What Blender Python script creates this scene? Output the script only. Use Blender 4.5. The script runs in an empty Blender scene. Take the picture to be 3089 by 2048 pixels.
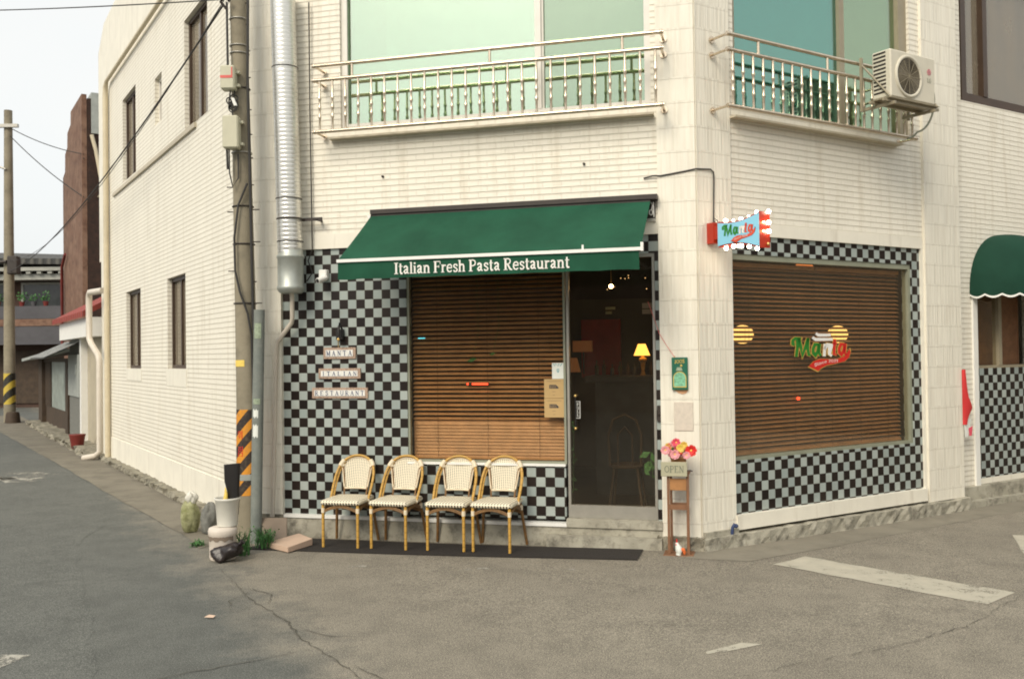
import bpy, math, random
from mathutils import Matrix, Vector
random.seed(7)
R = math.radians
PI = math.pi
sc = bpy.context.scene

# ---------------------------------------------------------------- camera
cam_d = bpy.data.cameras.new("camera")
cam = bpy.data.objects.new("camera", cam_d)
sc.collection.objects.link(cam)
sc.camera = cam
cam_d.sensor_width = 36.0
cam_d.lens = 33.07
cam_d.clip_start = 0.05
cam_d.clip_end = 2000
_p, _r = 0.015093, -0.013538
_F = Vector((0, math.cos(_p), math.sin(_p)))
_U = Vector((0, -math.sin(_p), math.cos(_p)))
_X = Vector((1, 0, 0))
_RX = _X * math.cos(_r) + _U * math.sin(_r)
_RU = _X * -math.sin(_r) + _U * math.cos(_r)
m4 = Matrix((( _RX.x, _RU.x, -_F.x, 0.0), (_RX.y, _RU.y, -_F.y, 0.0), (_RX.z, _RU.z, -_F.z, 1.65), (0, 0, 0, 1)))
cam.matrix_world = m4
cam_d.dof.use_dof = True
cam_d.dof.focus_distance = 8.3
cam_d.dof.aperture_fstop = 5.6

# ---------------------------------------------------------------- world, sun, exposure
SUN_AZ, SUN_EL = R(-152), R(40)
world = bpy.data.worlds.new("World")
sc.world = world
world.use_nodes = True
wn = world.node_tree
wn.nodes.clear()
w_out = wn.nodes.new("ShaderNodeOutputWorld")
w_bg = wn.nodes.new("ShaderNodeBackground")
w_sky = wn.nodes.new("ShaderNodeTexSky")
w_sky.sky_type = 'NISHITA'
w_sky.sun_disc = False
w_sky.sun_elevation = SUN_EL
w_sky.sun_rotation = SUN_AZ
w_sky.air_density = 1.2
w_sky.dust_density = 5.0
w_sky.ozone_density = 1.0
w_hs = wn.nodes.new("ShaderNodeHueSaturation")
w_hs.inputs['Saturation'].default_value = 0.38
w_bg.inputs['Strength'].default_value = 0.12
wn.links.new(w_sky.outputs[0], w_hs.inputs['Color'])
# thin high cloud over the clear sky
w_tc = wn.nodes.new("ShaderNodeTexCoord")
w_n = wn.nodes.new("ShaderNodeTexNoise"); w_n.inputs['Scale'].default_value = 1.6; w_n.inputs['Detail'].default_value = 5
wn.links.new(w_tc.outputs['Generated'], w_n.inputs['Vector'])
w_cl = wn.nodes.new("ShaderNodeValToRGB")
w_cl.color_ramp.elements[0].position = 0.3; w_cl.color_ramp.elements[0].color = (0.84, 0.90, 0.93, 1)
w_cl.color_ramp.elements[1].position = 0.7; w_cl.color_ramp.elements[1].color = (1.0, 0.97, 0.91, 1)
wn.links.new(w_n.outputs['Fac'], w_cl.inputs['Fac'])
w_sc = wn.nodes.new("ShaderNodeVectorMath"); w_sc.operation = 'SCALE'; w_sc.inputs['Scale'].default_value = 4.5
wn.links.new(w_cl.outputs[0], w_sc.inputs[0])
w_mx = wn.nodes.new("ShaderNodeMix"); w_mx.data_type = 'RGBA'; w_mx.inputs[0].default_value = 0.82
wn.links.new(w_hs.outputs[0], w_mx.inputs[6]); wn.links.new(w_sc.outputs[0], w_mx.inputs[7])
wn.links.new(w_mx.outputs[2], w_bg.inputs['Color'])
wn.links.new(w_bg.outputs[0], w_out.inputs['Surface'])

sun_d = bpy.data.lights.new("sun", 'SUN')
sun_d.energy = 1.15
sun_d.angle = R(25)
sun_d.color = (1.0, 0.90, 0.74)
sun = bpy.data.objects.new("sun", sun_d)
sc.collection.objects.link(sun)
_sd = Vector((math.sin(SUN_AZ) * math.cos(SUN_EL), math.cos(SUN_AZ) * math.cos(SUN_EL), math.sin(SUN_EL)))
sun.rotation_euler = _sd.to_track_quat('Z', 'Y').to_euler()

sc.view_settings.view_transform = 'Standard'
sc.view_settings.look = 'None'
sc.view_settings.exposure = 1.0
sc.view_settings.gamma = 1.0
sc.render.engine = 'CYCLES'
sc.cycles.filter_width = 1.9
sc.cycles.max_bounces = 8
sc.cycles.transparent_max_bounces = 24

# ---------------------------------------------------------------- frames (x to the right along the wall, y into the building, z up)
J = Vector((-2.5045773, 9.04518884, 0))
K = Vector((1.58133172, 7.96610431, 0))
def frame(o, xd, yd):
    return Matrix(((xd[0], yd[0], 0, o[0]), (xd[1], yd[1], 0, o[1]), (0, 0, 1, 0), (0, 0, 0, 1)))
FB = frame(J, (0.96685022, -0.25534419), (0.25534419, 0.96685022))     # diagonal shop front
FC = frame(K, (0.8461111, 0.53300657), (-0.53300657, 0.8461111))       # right street side
FA = frame(J, (0.53300657, -0.8461111), (0.8461111, 0.53300657))       # left street side (x negative going back)
FW = Matrix.Identity(4)

def gz(x, y):
    return -0.05 + 0.025 * math.exp(-((x - 1.45) ** 2 + (y - 7.85) ** 2) / 2.2)

# ---------------------------------------------------------------- material helpers
def new_mat(name):
    m = bpy.data.materials.new(name)
    m.use_nodes = True
    nt = m.node_tree
    bs = nt.nodes["Principled BSDF"]
    return m, nt, bs

def setin(bs, **kw):
    for k, v in kw.items():
        bs.inputs[k.replace('_', ' ')].default_value = v

def coords(nt, scale=(1, 1, 1), loc=(0, 0, 0), rot=(0, 0, 0)):
    tc = nt.nodes.new("ShaderNodeTexCoord")
    mp = nt.nodes.new("ShaderNodeMapping")
    mp.inputs['Scale'].default_value = scale
    mp.inputs['Location'].default_value = loc
    mp.inputs['Rotation'].default_value = rot
    nt.links.new(tc.outputs['Object'], mp.inputs['Vector'])
    return mp.outputs['Vector']

def noise(nt, vec, scale, detail=4, rough=0.6):
    n = nt.nodes.new("ShaderNodeTexNoise")
    n.inputs['Scale'].default_value = scale
    n.inputs['Detail'].default_value = detail
    n.inputs['Roughness'].default_value = rough
    nt.links.new(vec, n.inputs['Vector'])
    return n.outputs['Fac']

def ramp(nt, fac, stops, interp='LINEAR'):
    r = nt.nodes.new("ShaderNodeValToRGB")
    r.color_ramp.interpolation = interp
    e = r.color_ramp.elements
    while len(e) > 1:
        e.remove(e[-1])
    e[0].position, e[0].color = stops[0][0], (*stops[0][1], 1) if len(stops[0][1]) == 3 else stops[0][1]
    for p, c in stops[1:]:
        k = e.new(p)
        k.color = (*c, 1) if len(c) == 3 else c
    nt.links.new(fac, r.inputs['Fac'])
    return r.outputs['Color']

def mixc(nt, fac, a, b, mode='MIX'):
    mx = nt.nodes.new("ShaderNodeMix")
    mx.data_type = 'RGBA'
    mx.blend_type = mode
    for s, v in ((0, fac), (6, a), (7, b)):
        if isinstance(v, (int, float)):
            mx.inputs[s].default_value = v
        elif isinstance(v, tuple):
            mx.inputs[s].default_value = (*v, 1)
        else:
            nt.links.new(v, mx.inputs[s])
    return mx.outputs[2]

def math_(nt, op, a, b=None):
    n = nt.nodes.new("ShaderNodeMath")
    n.operation = op
    for i, v in enumerate((a, b)):
        if v is None:
            continue
        if isinstance(v, (int, float)):
            n.inputs[i].default_value = v
        else:
            nt.links.new(v, n.inputs[i])
    return n.outputs[0]

def bump(nt, bs, h, strength=0.5, dist=0.01):
    b = nt.nodes.new("ShaderNodeBump")
    b.inputs['Strength'].default_value = strength
    b.inputs['Distance'].default_value = dist
    nt.links.new(h, b.inputs['Height'])
    nt.links.new(b.outputs[0], bs.inputs['Normal'])

def plain(name, col, rough=0.6, var=0.12, nscale=6, metal=0.0, bmp=0.0, bscale=60, emit=None, estr=0.0, spec=0.5):
    m, nt, bs = new_mat(name)
    v = coords(nt)
    f = noise(nt, v, nscale, 5)
    c = ramp(nt, f, [(0.3, tuple(x * (1 - var) for x in col)), (0.7, tuple(min(1, x * (1 + var)) for x in col))])
    nt.links.new(c, bs.inputs['Base Color'])
    setin(bs, Roughness=rough, Metallic=metal)
    bs.inputs['Specular IOR Level'].default_value = spec
    if bmp:
        bump(nt, bs, noise(nt, v, bscale, 4), bmp, 0.004)
    if emit:
        bs.inputs['Emission Color'].default_value = (*emit, 1)
        bs.inputs['Emission Strength'].default_value = estr
    return m

def xz(nt, sx=1, sz=1, ox=0, oz=0):
    """object x,z -> vector (x,z,0)"""
    tc = nt.nodes.new("ShaderNodeTexCoord")
    sp = nt.nodes.new("ShaderNodeSeparateXYZ")
    nt.links.new(tc.outputs['Object'], sp.inputs[0])
    cb = nt.nodes.new("ShaderNodeCombineXYZ")
    nt.links.new(math_(nt, 'MULTIPLY', math_(nt, 'ADD', sp.outputs[0], ox), sx), cb.inputs[0])
    nt.links.new(math_(nt, 'MULTIPLY', math_(nt, 'ADD', sp.outputs[2], oz), sz), cb.inputs[1])
    return cb.outputs[0], sp

def brick_node(nt, vec, w, h, mortar, offset=0.5, smooth=0.3):
    b = nt.nodes.new("ShaderNodeTexBrick")
    b.offset = offset
    b.inputs['Scale'].default_value = 1.0
    b.inputs['Brick Width'].default_value = w
    b.inputs['Row Height'].default_value = h
    b.inputs['Mortar Size'].default_value = mortar
    b.inputs['Mortar Smooth'].default_value = smooth
    b.inputs['Color1'].default_value = (1, 1, 1, 1)
    b.inputs['Color2'].default_value = (0.8, 0.8, 0.8, 1)
    b.inputs['Mortar'].default_value = (0, 0, 0, 1)
    nt.links.new(vec, b.inputs['Vector'])
    return b

WHITE = (0.82, 0.78, 0.665)
def white_brick(name, col=WHITE, w=0.17, h=0.0545):
    m, nt, bs = new_mat(name)
    v, sp = xz(nt)
    b = brick_node(nt, v, w, h, 0.006, 0.5, 0.6)
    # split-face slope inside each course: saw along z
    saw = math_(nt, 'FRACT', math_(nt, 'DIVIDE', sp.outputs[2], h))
    vv = coords(nt)
    n1 = noise(nt, vv, 2.0, 6)
    n2 = noise(nt, coords(nt, (14, 14, 60)), 1.0, 3)
    base = ramp(nt, n1, [(0.3, tuple(x * 0.93 for x in col)), (0.65, col)])
    streak = noise(nt, coords(nt, (9, 9, 0.7)), 1.0, 5)
    base = mixc(nt, ramp(nt, streak, [(0.52, (0, 0, 0)), (0.75, (0.62, 0.62, 0.62))]), base, (0.56, 0.49, 0.36))
    tile = mixc(nt, b.outputs['Fac'], base, mixc(nt, 0.20, base, (0.50, 0.45, 0.36)))
    tile = mixc(nt, math_(nt, 'MULTIPLY', n2, 0.25), tile, (0.68, 0.63, 0.52))
    groove_shade = ramp(nt, saw, [(0.0, (0.42, 0.42, 0.42)), (0.22, (0.0, 0.0, 0.0)), (0.70, (0.0, 0.0, 0.0)), (0.95, (0.42, 0.42, 0.42))])  # dark joint lines and the shade below each course painted into the colour
    tile = mixc(nt, groove_shade, tile, (0.43, 0.38, 0.29))
    nt.links.new(tile, bs.inputs['Base Color'])
    setin(bs, Roughness=0.55)
    hgt = math_(nt, 'SUBTRACT', math_(nt, 'ADD', math_(nt, 'MULTIPLY', saw, -0.9), math_(nt, 'MULTIPLY', n2, 0.7)), math_(nt, 'MULTIPLY', b.outputs['Fac'], 0.35))
    bump(nt, bs, hgt, 0.6, 0.012)
    return m

def white_ribbed(name, col=WHITE, h=0.21, w=0.21):
    m, nt, bs = new_mat(name)
    v, sp = xz(nt, oz=0.02)
    b = brick_node(nt, v, 9.0, h, 0.0035, 0.0, 0.4)
    row = math_(nt, 'FLOOR', math_(nt, 'DIVIDE', sp.outputs[2], h))
    cb = nt.nodes.new("ShaderNodeCombineXYZ")
    nt.links.new(math_(nt, 'MULTIPLY', sp.outputs[0], 38), cb.inputs[0])
    nt.links.new(math_(nt, 'MULTIPLY', row, 7.3), cb.inputs[1])
    nt.links.new(math_(nt, 'MULTIPLY', sp.outputs[2], 1.2), cb.inputs[2])
    rib = noise(nt, cb.outputs[0], 1.0, 2, 0.5)
    n1 = noise(nt, coords(nt, (5, 5, 1.2)), 1.0, 6)
    base = ramp(nt, n1, [(0.32, tuple(x * 0.90 for x in col)), (0.62, col)])
    base = mixc(nt, ramp(nt, rib, [(0.35, (0.35, 0.35, 0.35)), (0.55, (0, 0, 0))]), base, (0.62, 0.56, 0.45))
    c = mixc(nt, math_(nt, 'MULTIPLY', b.outputs['Fac'], 0.20), base, (0.5, 0.44, 0.34))
    nt.links.new(c, bs.inputs['Base Color'])
    setin(bs, Roughness=0.55)
    bump(nt, bs, math_(nt, 'SUBTRACT', rib, math_(nt, 'MULTIPLY', b.outputs['Fac'], 0.5)), 0.7, 0.014)
    return m

def white_plaster(name, col=WHITE, rough=0.6):
    m, nt, bs = new_mat(name)
    v = coords(nt)
    n1 = noise(nt, v, 3, 7)
    n2 = noise(nt, coords(nt, (8, 8, 0.9)), 1.0, 5)
    base = ramp(nt, n1, [(0.3, tuple(x * 0.90 for x in col)), (0.65, col)])
    base = mixc(nt, ramp(nt, n2, [(0.55, (0, 0, 0)), (0.8, (0.6, 0.6, 0.6))]), base, (0.42, 0.36, 0.27))
    nt.links.new(base, bs.inputs['Base Color'])
    setin(bs, Roughness=rough)
    bump(nt, bs, noise(nt, v, 40, 5), 0.25, 0.005)
    return m

def checker_tile(name, pitch=0.0852, ox=0.0, oz=0.0):
    m, nt, bs = new_mat(name)
    v, sp = xz(nt, ox=ox, oz=oz)
    ck = nt.nodes.new("ShaderNodeTexChecker")
    ck.inputs['Scale'].default_value = 1 / pitch
    sc_ = nt.nodes.new("ShaderNodeVectorMath"); sc_.operation = 'ADD'
    sc_.inputs[1].default_value = (0, 0, pitch * 0.5)
    nt.links.new(v, sc_.inputs[0])
    nt.links.new(sc_.outputs[0], ck.inputs['Vector'])
    b = brick_node(nt, v, pitch, pitch, 0.0018, 0.0, 0.1)
    n = noise(nt, coords(nt), 9, 4)
    # a small tone shift of its own for every tile
    fl = nt.nodes.new("ShaderNodeVectorMath"); fl.operation = 'SNAP'
    fl.inputs[1].default_value = (pitch, pitch, pitch)
    nt.links.new(v, fl.inputs[0])
    wn_ = nt.nodes.new("ShaderNodeTexWhiteNoise"); wn_.noise_dimensions = '3D'
    nt.links.new(fl.outputs[0], wn_.inputs['Vector'])
    light = mixc(nt, wn_.outputs['Value'], (0.295, 0.345, 0.330), (0.385, 0.430, 0.400))
    light = mixc(nt, ramp(nt, n, [(0.5, (0, 0, 0)), (0.8, (0.4, 0.4, 0.4))]), light, (0.27, 0.27, 0.215))
    dark = mixc(nt, wn_.outputs['Value'], (0.010, 0.006, 0.005), (0.020, 0.013, 0.010))
    c = mixc(nt, ck.outputs['Fac'], light, dark)
    c = mixc(nt, b.outputs['Fac'], c, (0.12, 0.11, 0.09))
    nt.links.new(c, bs.inputs['Base Color'])
    setin(bs, Roughness=0.38)
    bs.inputs['Specular IOR Level'].default_value = 0.35
    bump(nt, bs, math_(nt, 'SUBTRACT', math_(nt, 'MULTIPLY', wn_.outputs['Value'], 0.15), b.outputs['Fac']), 0.4, 0.003)
    return m

def concrete(name, c1, c2, stain=(0.06, 0.055, 0.045), amt=0.8, scale=3.0, bmp=0.5):
    m, nt, bs = new_mat(name)
    v = coords(nt)
    n1 = noise(nt, v, scale, 8, 0.65)
    n2 = noise(nt, v, scale * 2.3, 8, 0.7)
    n3 = noise(nt, v, 120, 3, 0.6)
    c = ramp(nt, n1, [(0.3, c1), (0.7, c2)])
    c = mixc(nt, ramp(nt, n2, [(0.48, (0, 0, 0)), (0.68, (amt, amt, amt))]), c, stain)
    c = mixc(nt, math_(nt, 'MULTIPLY', n3, 0.5), c, mixc(nt, 0.5, c, (0.5, 0.5, 0.45), 'MULTIPLY'))
    nt.links.new(c, bs.inputs['Base Color'])
    setin(bs, Roughness=0.85)
    bump(nt, bs, math_(nt, 'ADD', n2, math_(nt, 'MULTIPLY', n3, 0.3)), bmp, 0.02)
    return m

def asphalt_color(nt, v, c1, c2, dark, big=0.5):
    n1 = noise(nt, v, big, 7, 0.6)
    n2 = noise(nt, v, 3.2, 9, 0.75)
    n3 = noise(nt, v, 120, 2, 0.8)
    n4 = noise(nt, v, 26, 5, 0.75)
    c = ramp(nt, n1, [(0.35, c1), (0.65, c2)])
    c = mixc(nt, ramp(nt, n2, [(0.38, (0.65, 0.65, 0.65)), (0.56, (0, 0, 0))]), c, dark)
    c = mixc(nt, ramp(nt, n4, [(0.36, (0.55, 0.55, 0.55)), (0.50, (0, 0, 0))]), c, dark)
    c = mixc(nt, ramp(nt, n3, [(0.38, (0.85, 0.85, 0.85)), (0.50, (0, 0, 0))]), c, tuple(x * 0.45 for x in c1))
    c = mixc(nt, ramp(nt, n3, [(0.52, (0, 0, 0)), (0.68, (0.85, 0.85, 0.85))]), c, tuple(min(1, x * 1.75) for x in c2))
    c = mixc(nt, ramp(nt, n4, [(0.60, (0, 0, 0)), (0.72, (0.4, 0.4, 0.4))]), c, tuple(min(1, x * 1.35) for x in c2))
    return c, n2, n3
def asphalt(name, a, b=None):
    m, nt, bs = new_mat(name)
    v = coords(nt)
    c, n2, n3 = asphalt_color(nt, v, *a)
    if b:
        c2_, _, _ = asphalt_color(nt, v, *b)
        sp = nt.nodes.new("ShaderNodeSeparateXYZ"); nt.links.new(v, sp.inputs[0])
        d = math_(nt, 'ADD', math_(nt, 'MULTIPLY', math_(nt, 'ADD', sp.outputs[0], 2.42), 0.874), math_(nt, 'MULTIPLY', math_(nt, 'SUBTRACT', sp.outputs[1], 7.66), 0.488))
        d = math_(nt, 'ADD', d, math_(nt, 'MULTIPLY', math_(nt, 'SUBTRACT', noise(nt, v, 1.6, 8, 0.7), 0.5), 1.5))
        k = math_(nt, 'MULTIPLY', math_(nt, 'ADD', d, 0.35), 1.6)
        k = ramp(nt, k, [(0.0, (0, 0, 0)), (1.0, (1, 1, 1))])
        c = mixc(nt, k, c2_, c)
    nt.links.new(c, bs.inputs['Base Color'])
    setin(bs, Roughness=0.88)
    bump(nt, bs, math_(nt, 'ADD', n3, n2), 0.6, 0.008)
    return m

def glass_mat(name, tint=(1, 1, 1), fmin=0.05, fmax=0.6, refl=(1, 1, 1), rough=0.01, dirt_haze=0.0, wavy=0.0):
    m, nt, bs = new_mat(name)
    nt.nodes.remove(bs)
    out = nt.nodes["Material Output"]
    tr = nt.nodes.new("ShaderNodeBsdfTransparent"); tr.inputs[0].default_value = (*tint, 1)
    gl = nt.nodes.new("ShaderNodeBsdfGlossy"); gl.inputs['Color'].default_value = (*refl, 1); gl.inputs['Roughness'].default_value = rough
    if wavy:
        bp_ = nt.nodes.new("ShaderNodeBump"); bp_.inputs['Strength'].default_value = wavy; bp_.inputs['Distance'].default_value = 0.01
        nt.links.new(noise(nt, coords(nt), 2.2, 2, 0.4), bp_.inputs['Height']); nt.links.new(bp_.outputs[0], gl.inputs['Normal'])
    lw = nt.nodes.new("ShaderNodeLayerWeight"); lw.inputs['Blend'].default_value = 0.35
    mr = nt.nodes.new("ShaderNodeMapRange")
    mr.inputs['To Min'].default_value = fmin; mr.inputs['To Max'].default_value = fmax
    nt.links.new(lw.outputs['Fresnel'], mr.inputs['Value'])
    mx = nt.nodes.new("ShaderNodeMixShader")
    nt.links.new(mr.outputs[0], mx.inputs[0]); nt.links.new(tr.outputs[0], mx.inputs[1]); nt.links.new(gl.outputs[0], mx.inputs[2])
    last = mx.outputs[0]
    if dirt_haze:
        df = nt.nodes.new("ShaderNodeBsdfDiffuse"); df.inputs[0].default_value = (0.55, 0.46, 0.34, 1)
        mx2 = nt.nodes.new("ShaderNodeMixShader")
        n = noise(nt, coords(nt, (1, 1, 0.4)), 3, 6)
        nt.links.new(math_(nt, 'MULTIPLY', n, dirt_haze), mx2.inputs[0]); nt.links.new(last, mx2.inputs[1]); nt.links.new(df.outputs[0], mx2.inputs[2])
        last = mx2.outputs[0]
    nt.links.new(last, out.inputs['Surface'])
    return m

def emit_mat(name, col, s):
    m, nt, bs = new_mat(name)
    n = noise(nt, coords(nt), 8, 2)
    c = ramp(nt, n, [(0.2, tuple(x * 0.9 for x in col)), (0.8, col)])
    nt.links.new(c, bs.inputs['Emission Color'])
    bs.inputs['Base Color'].default_value = (col[0] * 0.25, col[1] * 0.25, col[2] * 0.25, 1)
    bs.inputs['Emission Strength'].default_value = s
    return m

def paint_mark(name, col=(0.62, 0.60, 0.54), wear=0.5):
    m, nt, bs = new_mat(name)
    out = nt.nodes["Material Output"]
    v = coords(nt)
    n1 = noise(nt, v, 5, 8, 0.7); n2 = noise(nt, v, 60, 4, 0.7)
    c = ramp(nt, n1, [(0.3, tuple(x * 0.75 for x in col)), (0.7, col)])
    nt.links.new(c, bs.inputs['Base Color']); setin(bs, Roughness=0.8)
    tr = nt.nodes.new("ShaderNodeBsdfTransparent")
    mx = nt.nodes.new("ShaderNodeMixShader")
    f = math_(nt, 'ADD', math_(nt, 'MULTIPLY', n1, 0.6), math_(nt, 'MULTIPLY', n2, 0.4))
    a = ramp(nt, f, [(wear - 0.03, (0, 0, 0)), (wear + 0.03, (1, 1, 1))])
    nt.links.new(a, mx.inputs[0]); nt.links.new(tr.outputs[0], mx.inputs[1]); nt.links.new(bs.outputs[0], mx.inputs[2])
    nt.links.new(mx.outputs[0], out.inputs['Surface'])
    return m

def stripes_mat(name, ca, cb_, pitch, slope=1.0, off=0.0):
    m, nt, bs = new_mat(name)
    tc = nt.nodes.new("ShaderNodeTexCoord")
    sp = nt.nodes.new("ShaderNodeSeparateXYZ")
    nt.links.new(tc.outputs['Object'], sp.inputs[0])
    f = math_(nt, 'FRACT', math_(nt, 'DIVIDE', math_(nt, 'ADD', math_(nt, 'SUBTRACT', sp.outputs[2], math_(nt, 'MULTIPLY', sp.outputs[0], slope)), off), pitch))
    k = math_(nt, 'GREATER_THAN', f, 0.46)
    n = noise(nt, coords(nt), 30, 5)
    c = mixc(nt, k, ca, cb_)
    c = mixc(nt, ramp(nt, n, [(0.5, (0, 0, 0)), (0.8, (0.6, 0.6, 0.6))]), c, (0.2, 0.15, 0.08))
    nt.links.new(c, bs.inputs['Base Color']); setin(bs, Roughness=0.6)
    return m

def wave_mat(name, ca, cb_, axis, pitch, lo=0.4, hi=0.6, rough=0.5, metal=0.0, bmp=0.4):
    m, nt, bs = new_mat(name)
    tc = nt.nodes.new("ShaderNodeTexCoord")
    sp = nt.nodes.new("ShaderNodeSeparateXYZ")
    nt.links.new(tc.outputs['Object'], sp.inputs[0])
    s = math_(nt, 'SINE', math_(nt, 'MULTIPLY', sp.outputs[axis], 2 * PI / pitch))
    s = math_(nt, 'ADD', math_(nt, 'MULTIPLY', s, 0.5), 0.5)
    n = noise(nt, coords(nt), 12, 5)
    c = ramp(nt, s, [(lo, ca), (hi, cb_)])
    c = mixc(nt, math_(nt, 'MULTIPLY', n, 0.35), c, tuple(x * 0.6 for x in ca))
    nt.links.new(c, bs.inputs['Base Color']); setin(bs, Roughness=rough, Metallic=metal)
    bump(nt, bs, s, bmp, pitch * 0.25)
    return m

def woven_mat(name, pitch=0.012):
    m, nt, bs = new_mat(name)
    tc = nt.nodes.new("ShaderNodeTexCoord")
    sp = nt.nodes.new("ShaderNodeSeparateXYZ")
    nt.links.new(tc.outputs['Object'], sp.inputs[0])
    a = math_(nt, 'ADD', sp.outputs[0], math_(nt, 'ADD', sp.outputs[2], sp.outputs[1]))
    b = math_(nt, 'SUBTRACT', sp.outputs[0], math_(nt, 'ADD', sp.outputs[2], sp.outputs[1]))
    k = 2 * PI / pitch / 1.4
    s = math_(nt, 'MULTIPLY', math_(nt, 'SINE', math_(nt, 'MULTIPLY', a, k)), math_(nt, 'SINE', math_(nt, 'MULTIPLY', b, k)))
    c = ramp(nt, s, [(0.25, (0.80, 0.73, 0.56)), (0.45, (0.07, 0.065, 0.05))])
    nt.links.new(c, bs.inputs['Base Color']); setin(bs, Roughness=0.7)
    bump(nt, bs, s, -0.4, 0.004)
    return m

M = {}
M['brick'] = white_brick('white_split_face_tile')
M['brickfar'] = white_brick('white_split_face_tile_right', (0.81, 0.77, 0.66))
M['rib'] = white_ribbed('white_ribbed_tile')
M['plaster'] = white_plaster('white_plaster')
M['ledge'] = white_plaster('cream_ledge', (0.56, 0.50, 0.38))
M['check'] = checker_tile('checker_tile_front', 0.0852, -0.574 + 0.0852 * 20, -2.004 + 0.0852 * 60)
M['check2'] = checker_tile('checker_tile_side', 0.0852, 0.02, 0.02)
M['plinth'] = concrete('stained_concrete', (0.30, 0.28, 0.22), (0.50, 0.47, 0.38), (0.10, 0.09, 0.07), 0.85, 3.2)
M['plinthdark'] = concrete('mossy_concrete', (0.20, 0.18, 0.13), (0.40, 0.37, 0.29), (0.05, 0.048, 0.035), 0.9, 5.0, 0.9)
ROADC = ((0.106, 0.110, 0.098), (0.140, 0.143, 0.126), (0.070, 0.073, 0.064))
M['apron'] = asphalt('worn_tan_asphalt', ((0.222, 0.198, 0.154), (0.283, 0.254, 0.198), (0.142, 0.127, 0.100)), ROADC)
M['road'] = asphalt('grey_asphalt', ROADC)
M['gutter'] = concrete('gutter_concrete', (0.165, 0.147, 0.112), (0.235, 0.211, 0.163), (0.09, 0.08, 0.06), 0.6, 1.4)
M['pathc'] = concrete('path_concrete', (0.21, 0.19, 0.147), (0.28, 0.253, 0.197), (0.14, 0.126, 0.097), 0.5, 1.6)
M['crack'] = plain('crack_black', (0.085, 0.078, 0.060), 0.95, 0.4, 30)
M['mark'] = paint_mark('worn_white_paint', (0.50, 0.465, 0.37), 0.415)
M['mark2'] = paint_mark('very_worn_white_paint', (0.42, 0.40, 0.34), 0.515)
M['mat'] = plain('black_rubber', (0.020, 0.016, 0.013), 0.9, 0.3, 40, bmp=0.4, bscale=200)
M['awning'] = plain('green_canvas', (0.014, 0.074, 0.041), 0.85, 0.22, 2.5, bmp=0.25, bscale=300, spec=0.2)
M['awningdark'] = plain('green_canvas_arch', (0.010, 0.045, 0.028), 0.85, 0.15, 3, bmp=0.2, bscale=300, spec=0.2)
M['white'] = plain('white_paint', (0.80, 0.79, 0.74), 0.5, 0.04)
M['wfabric'] = plain('white_letters', (0.85, 0.83, 0.76), 0.7, 0.03)
M['cream'] = plain('cream_plastic', (0.60, 0.56, 0.45), 0.5, 0.06)
M['creampipe'] = plain('cream_pipe', (0.62, 0.54, 0.38), 0.45, 0.08)
M['pvc'] = plain('pale_pvc', (0.62, 0.56, 0.47), 0.4, 0.06)
M['steel'] = plain('stainless_steel', (0.66, 0.56, 0.43), 0.26, 0.12, 14, metal=0.85)
M['alu'] = plain('aluminium', (0.42, 0.40, 0.35), 0.4, 0.08, 10, metal=0.6)
M['aluwhite'] = plain('white_window_frame', (0.72, 0.69, 0.62), 0.45, 0.05)
M['brownframe'] = plain('brown_window_frame', (0.055, 0.032, 0.018), 0.45, 0.15)
M['greyframe'] = plain('grey_green_frame', (0.26, 0.27, 0.20), 0.45, 0.10)
M['tanframe'] = plain('tan_window_frame', (0.30, 0.26, 0.18), 0.45, 0.10)
M['darkmetal'] = plain('dark_metal', (0.035, 0.026, 0.020), 0.5, 0.2)
M['glass'] = glass_mat('shop_glass', (0.92, 0.90, 0.84), 0.012, 0.22, dirt_haze=0.03)  # diffuse film paints the murky brown indoor haze into the pane
M['glassB'] = glass_mat('green_mirror_glass', (0.60, 0.85, 0.72), 0.42, 0.64, (0.88, 0.94, 0.80), 0.02, wavy=0.3)
M['glassB2'] = glass_mat('grey_green_mirror_glass', (0.65, 0.80, 0.68), 0.26, 0.55, (0.85, 0.94, 0.78), 0.02, wavy=0.3)
M['glassC'] = glass_mat('teal_mirror_glass', (0.40, 0.80, 0.80), 0.36, 0.68, (0.50, 0.74, 0.65), 0.02, wavy=0.3)
M['glassdark'] = glass_mat('dark_window_glass', (0.5, 0.5, 0.45), 0.10, 0.6, (1, 1, 1), 0.03, 0.5)
M['roomgreen'] = plain('green_curtain', (0.19, 0.27, 0.17), 0.9, 0.2, 3)
M['roomteal'] = plain('teal_curtain', (0.14, 0.28, 0.23), 0.9, 0.25, 3)
M['roomgrey'] = plain('grey_curtain', (0.16, 0.18, 0.12), 0.9, 0.2, 3)
M['blind'] = plain('wooden_slat', (0.56, 0.295, 0.13), 0.5, 0.18, 9)
M['blindC'] = plain('wooden_slat_dark', (0.44, 0.215, 0.09), 0.5, 0.18, 9)
M['cord'] = plain('brown_cord', (0.10, 0.05, 0.025), 0.8)
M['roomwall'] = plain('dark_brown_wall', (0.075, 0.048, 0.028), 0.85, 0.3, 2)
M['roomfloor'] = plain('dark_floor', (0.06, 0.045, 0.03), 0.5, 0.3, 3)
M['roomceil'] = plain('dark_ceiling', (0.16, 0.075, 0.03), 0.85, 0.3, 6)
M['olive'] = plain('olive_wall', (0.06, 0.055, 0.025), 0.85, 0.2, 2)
M['redwall'] = plain('red_wall', (0.30, 0.020, 0.010), 0.8, 0.2)
M['counter'] = plain('slate_counter', (0.055, 0.062, 0.068), 0.6, 0.2)
M['brass'] = plain('brass', (0.80, 0.55, 0.20), 0.3, 0.1, metal=0.8)
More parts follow.
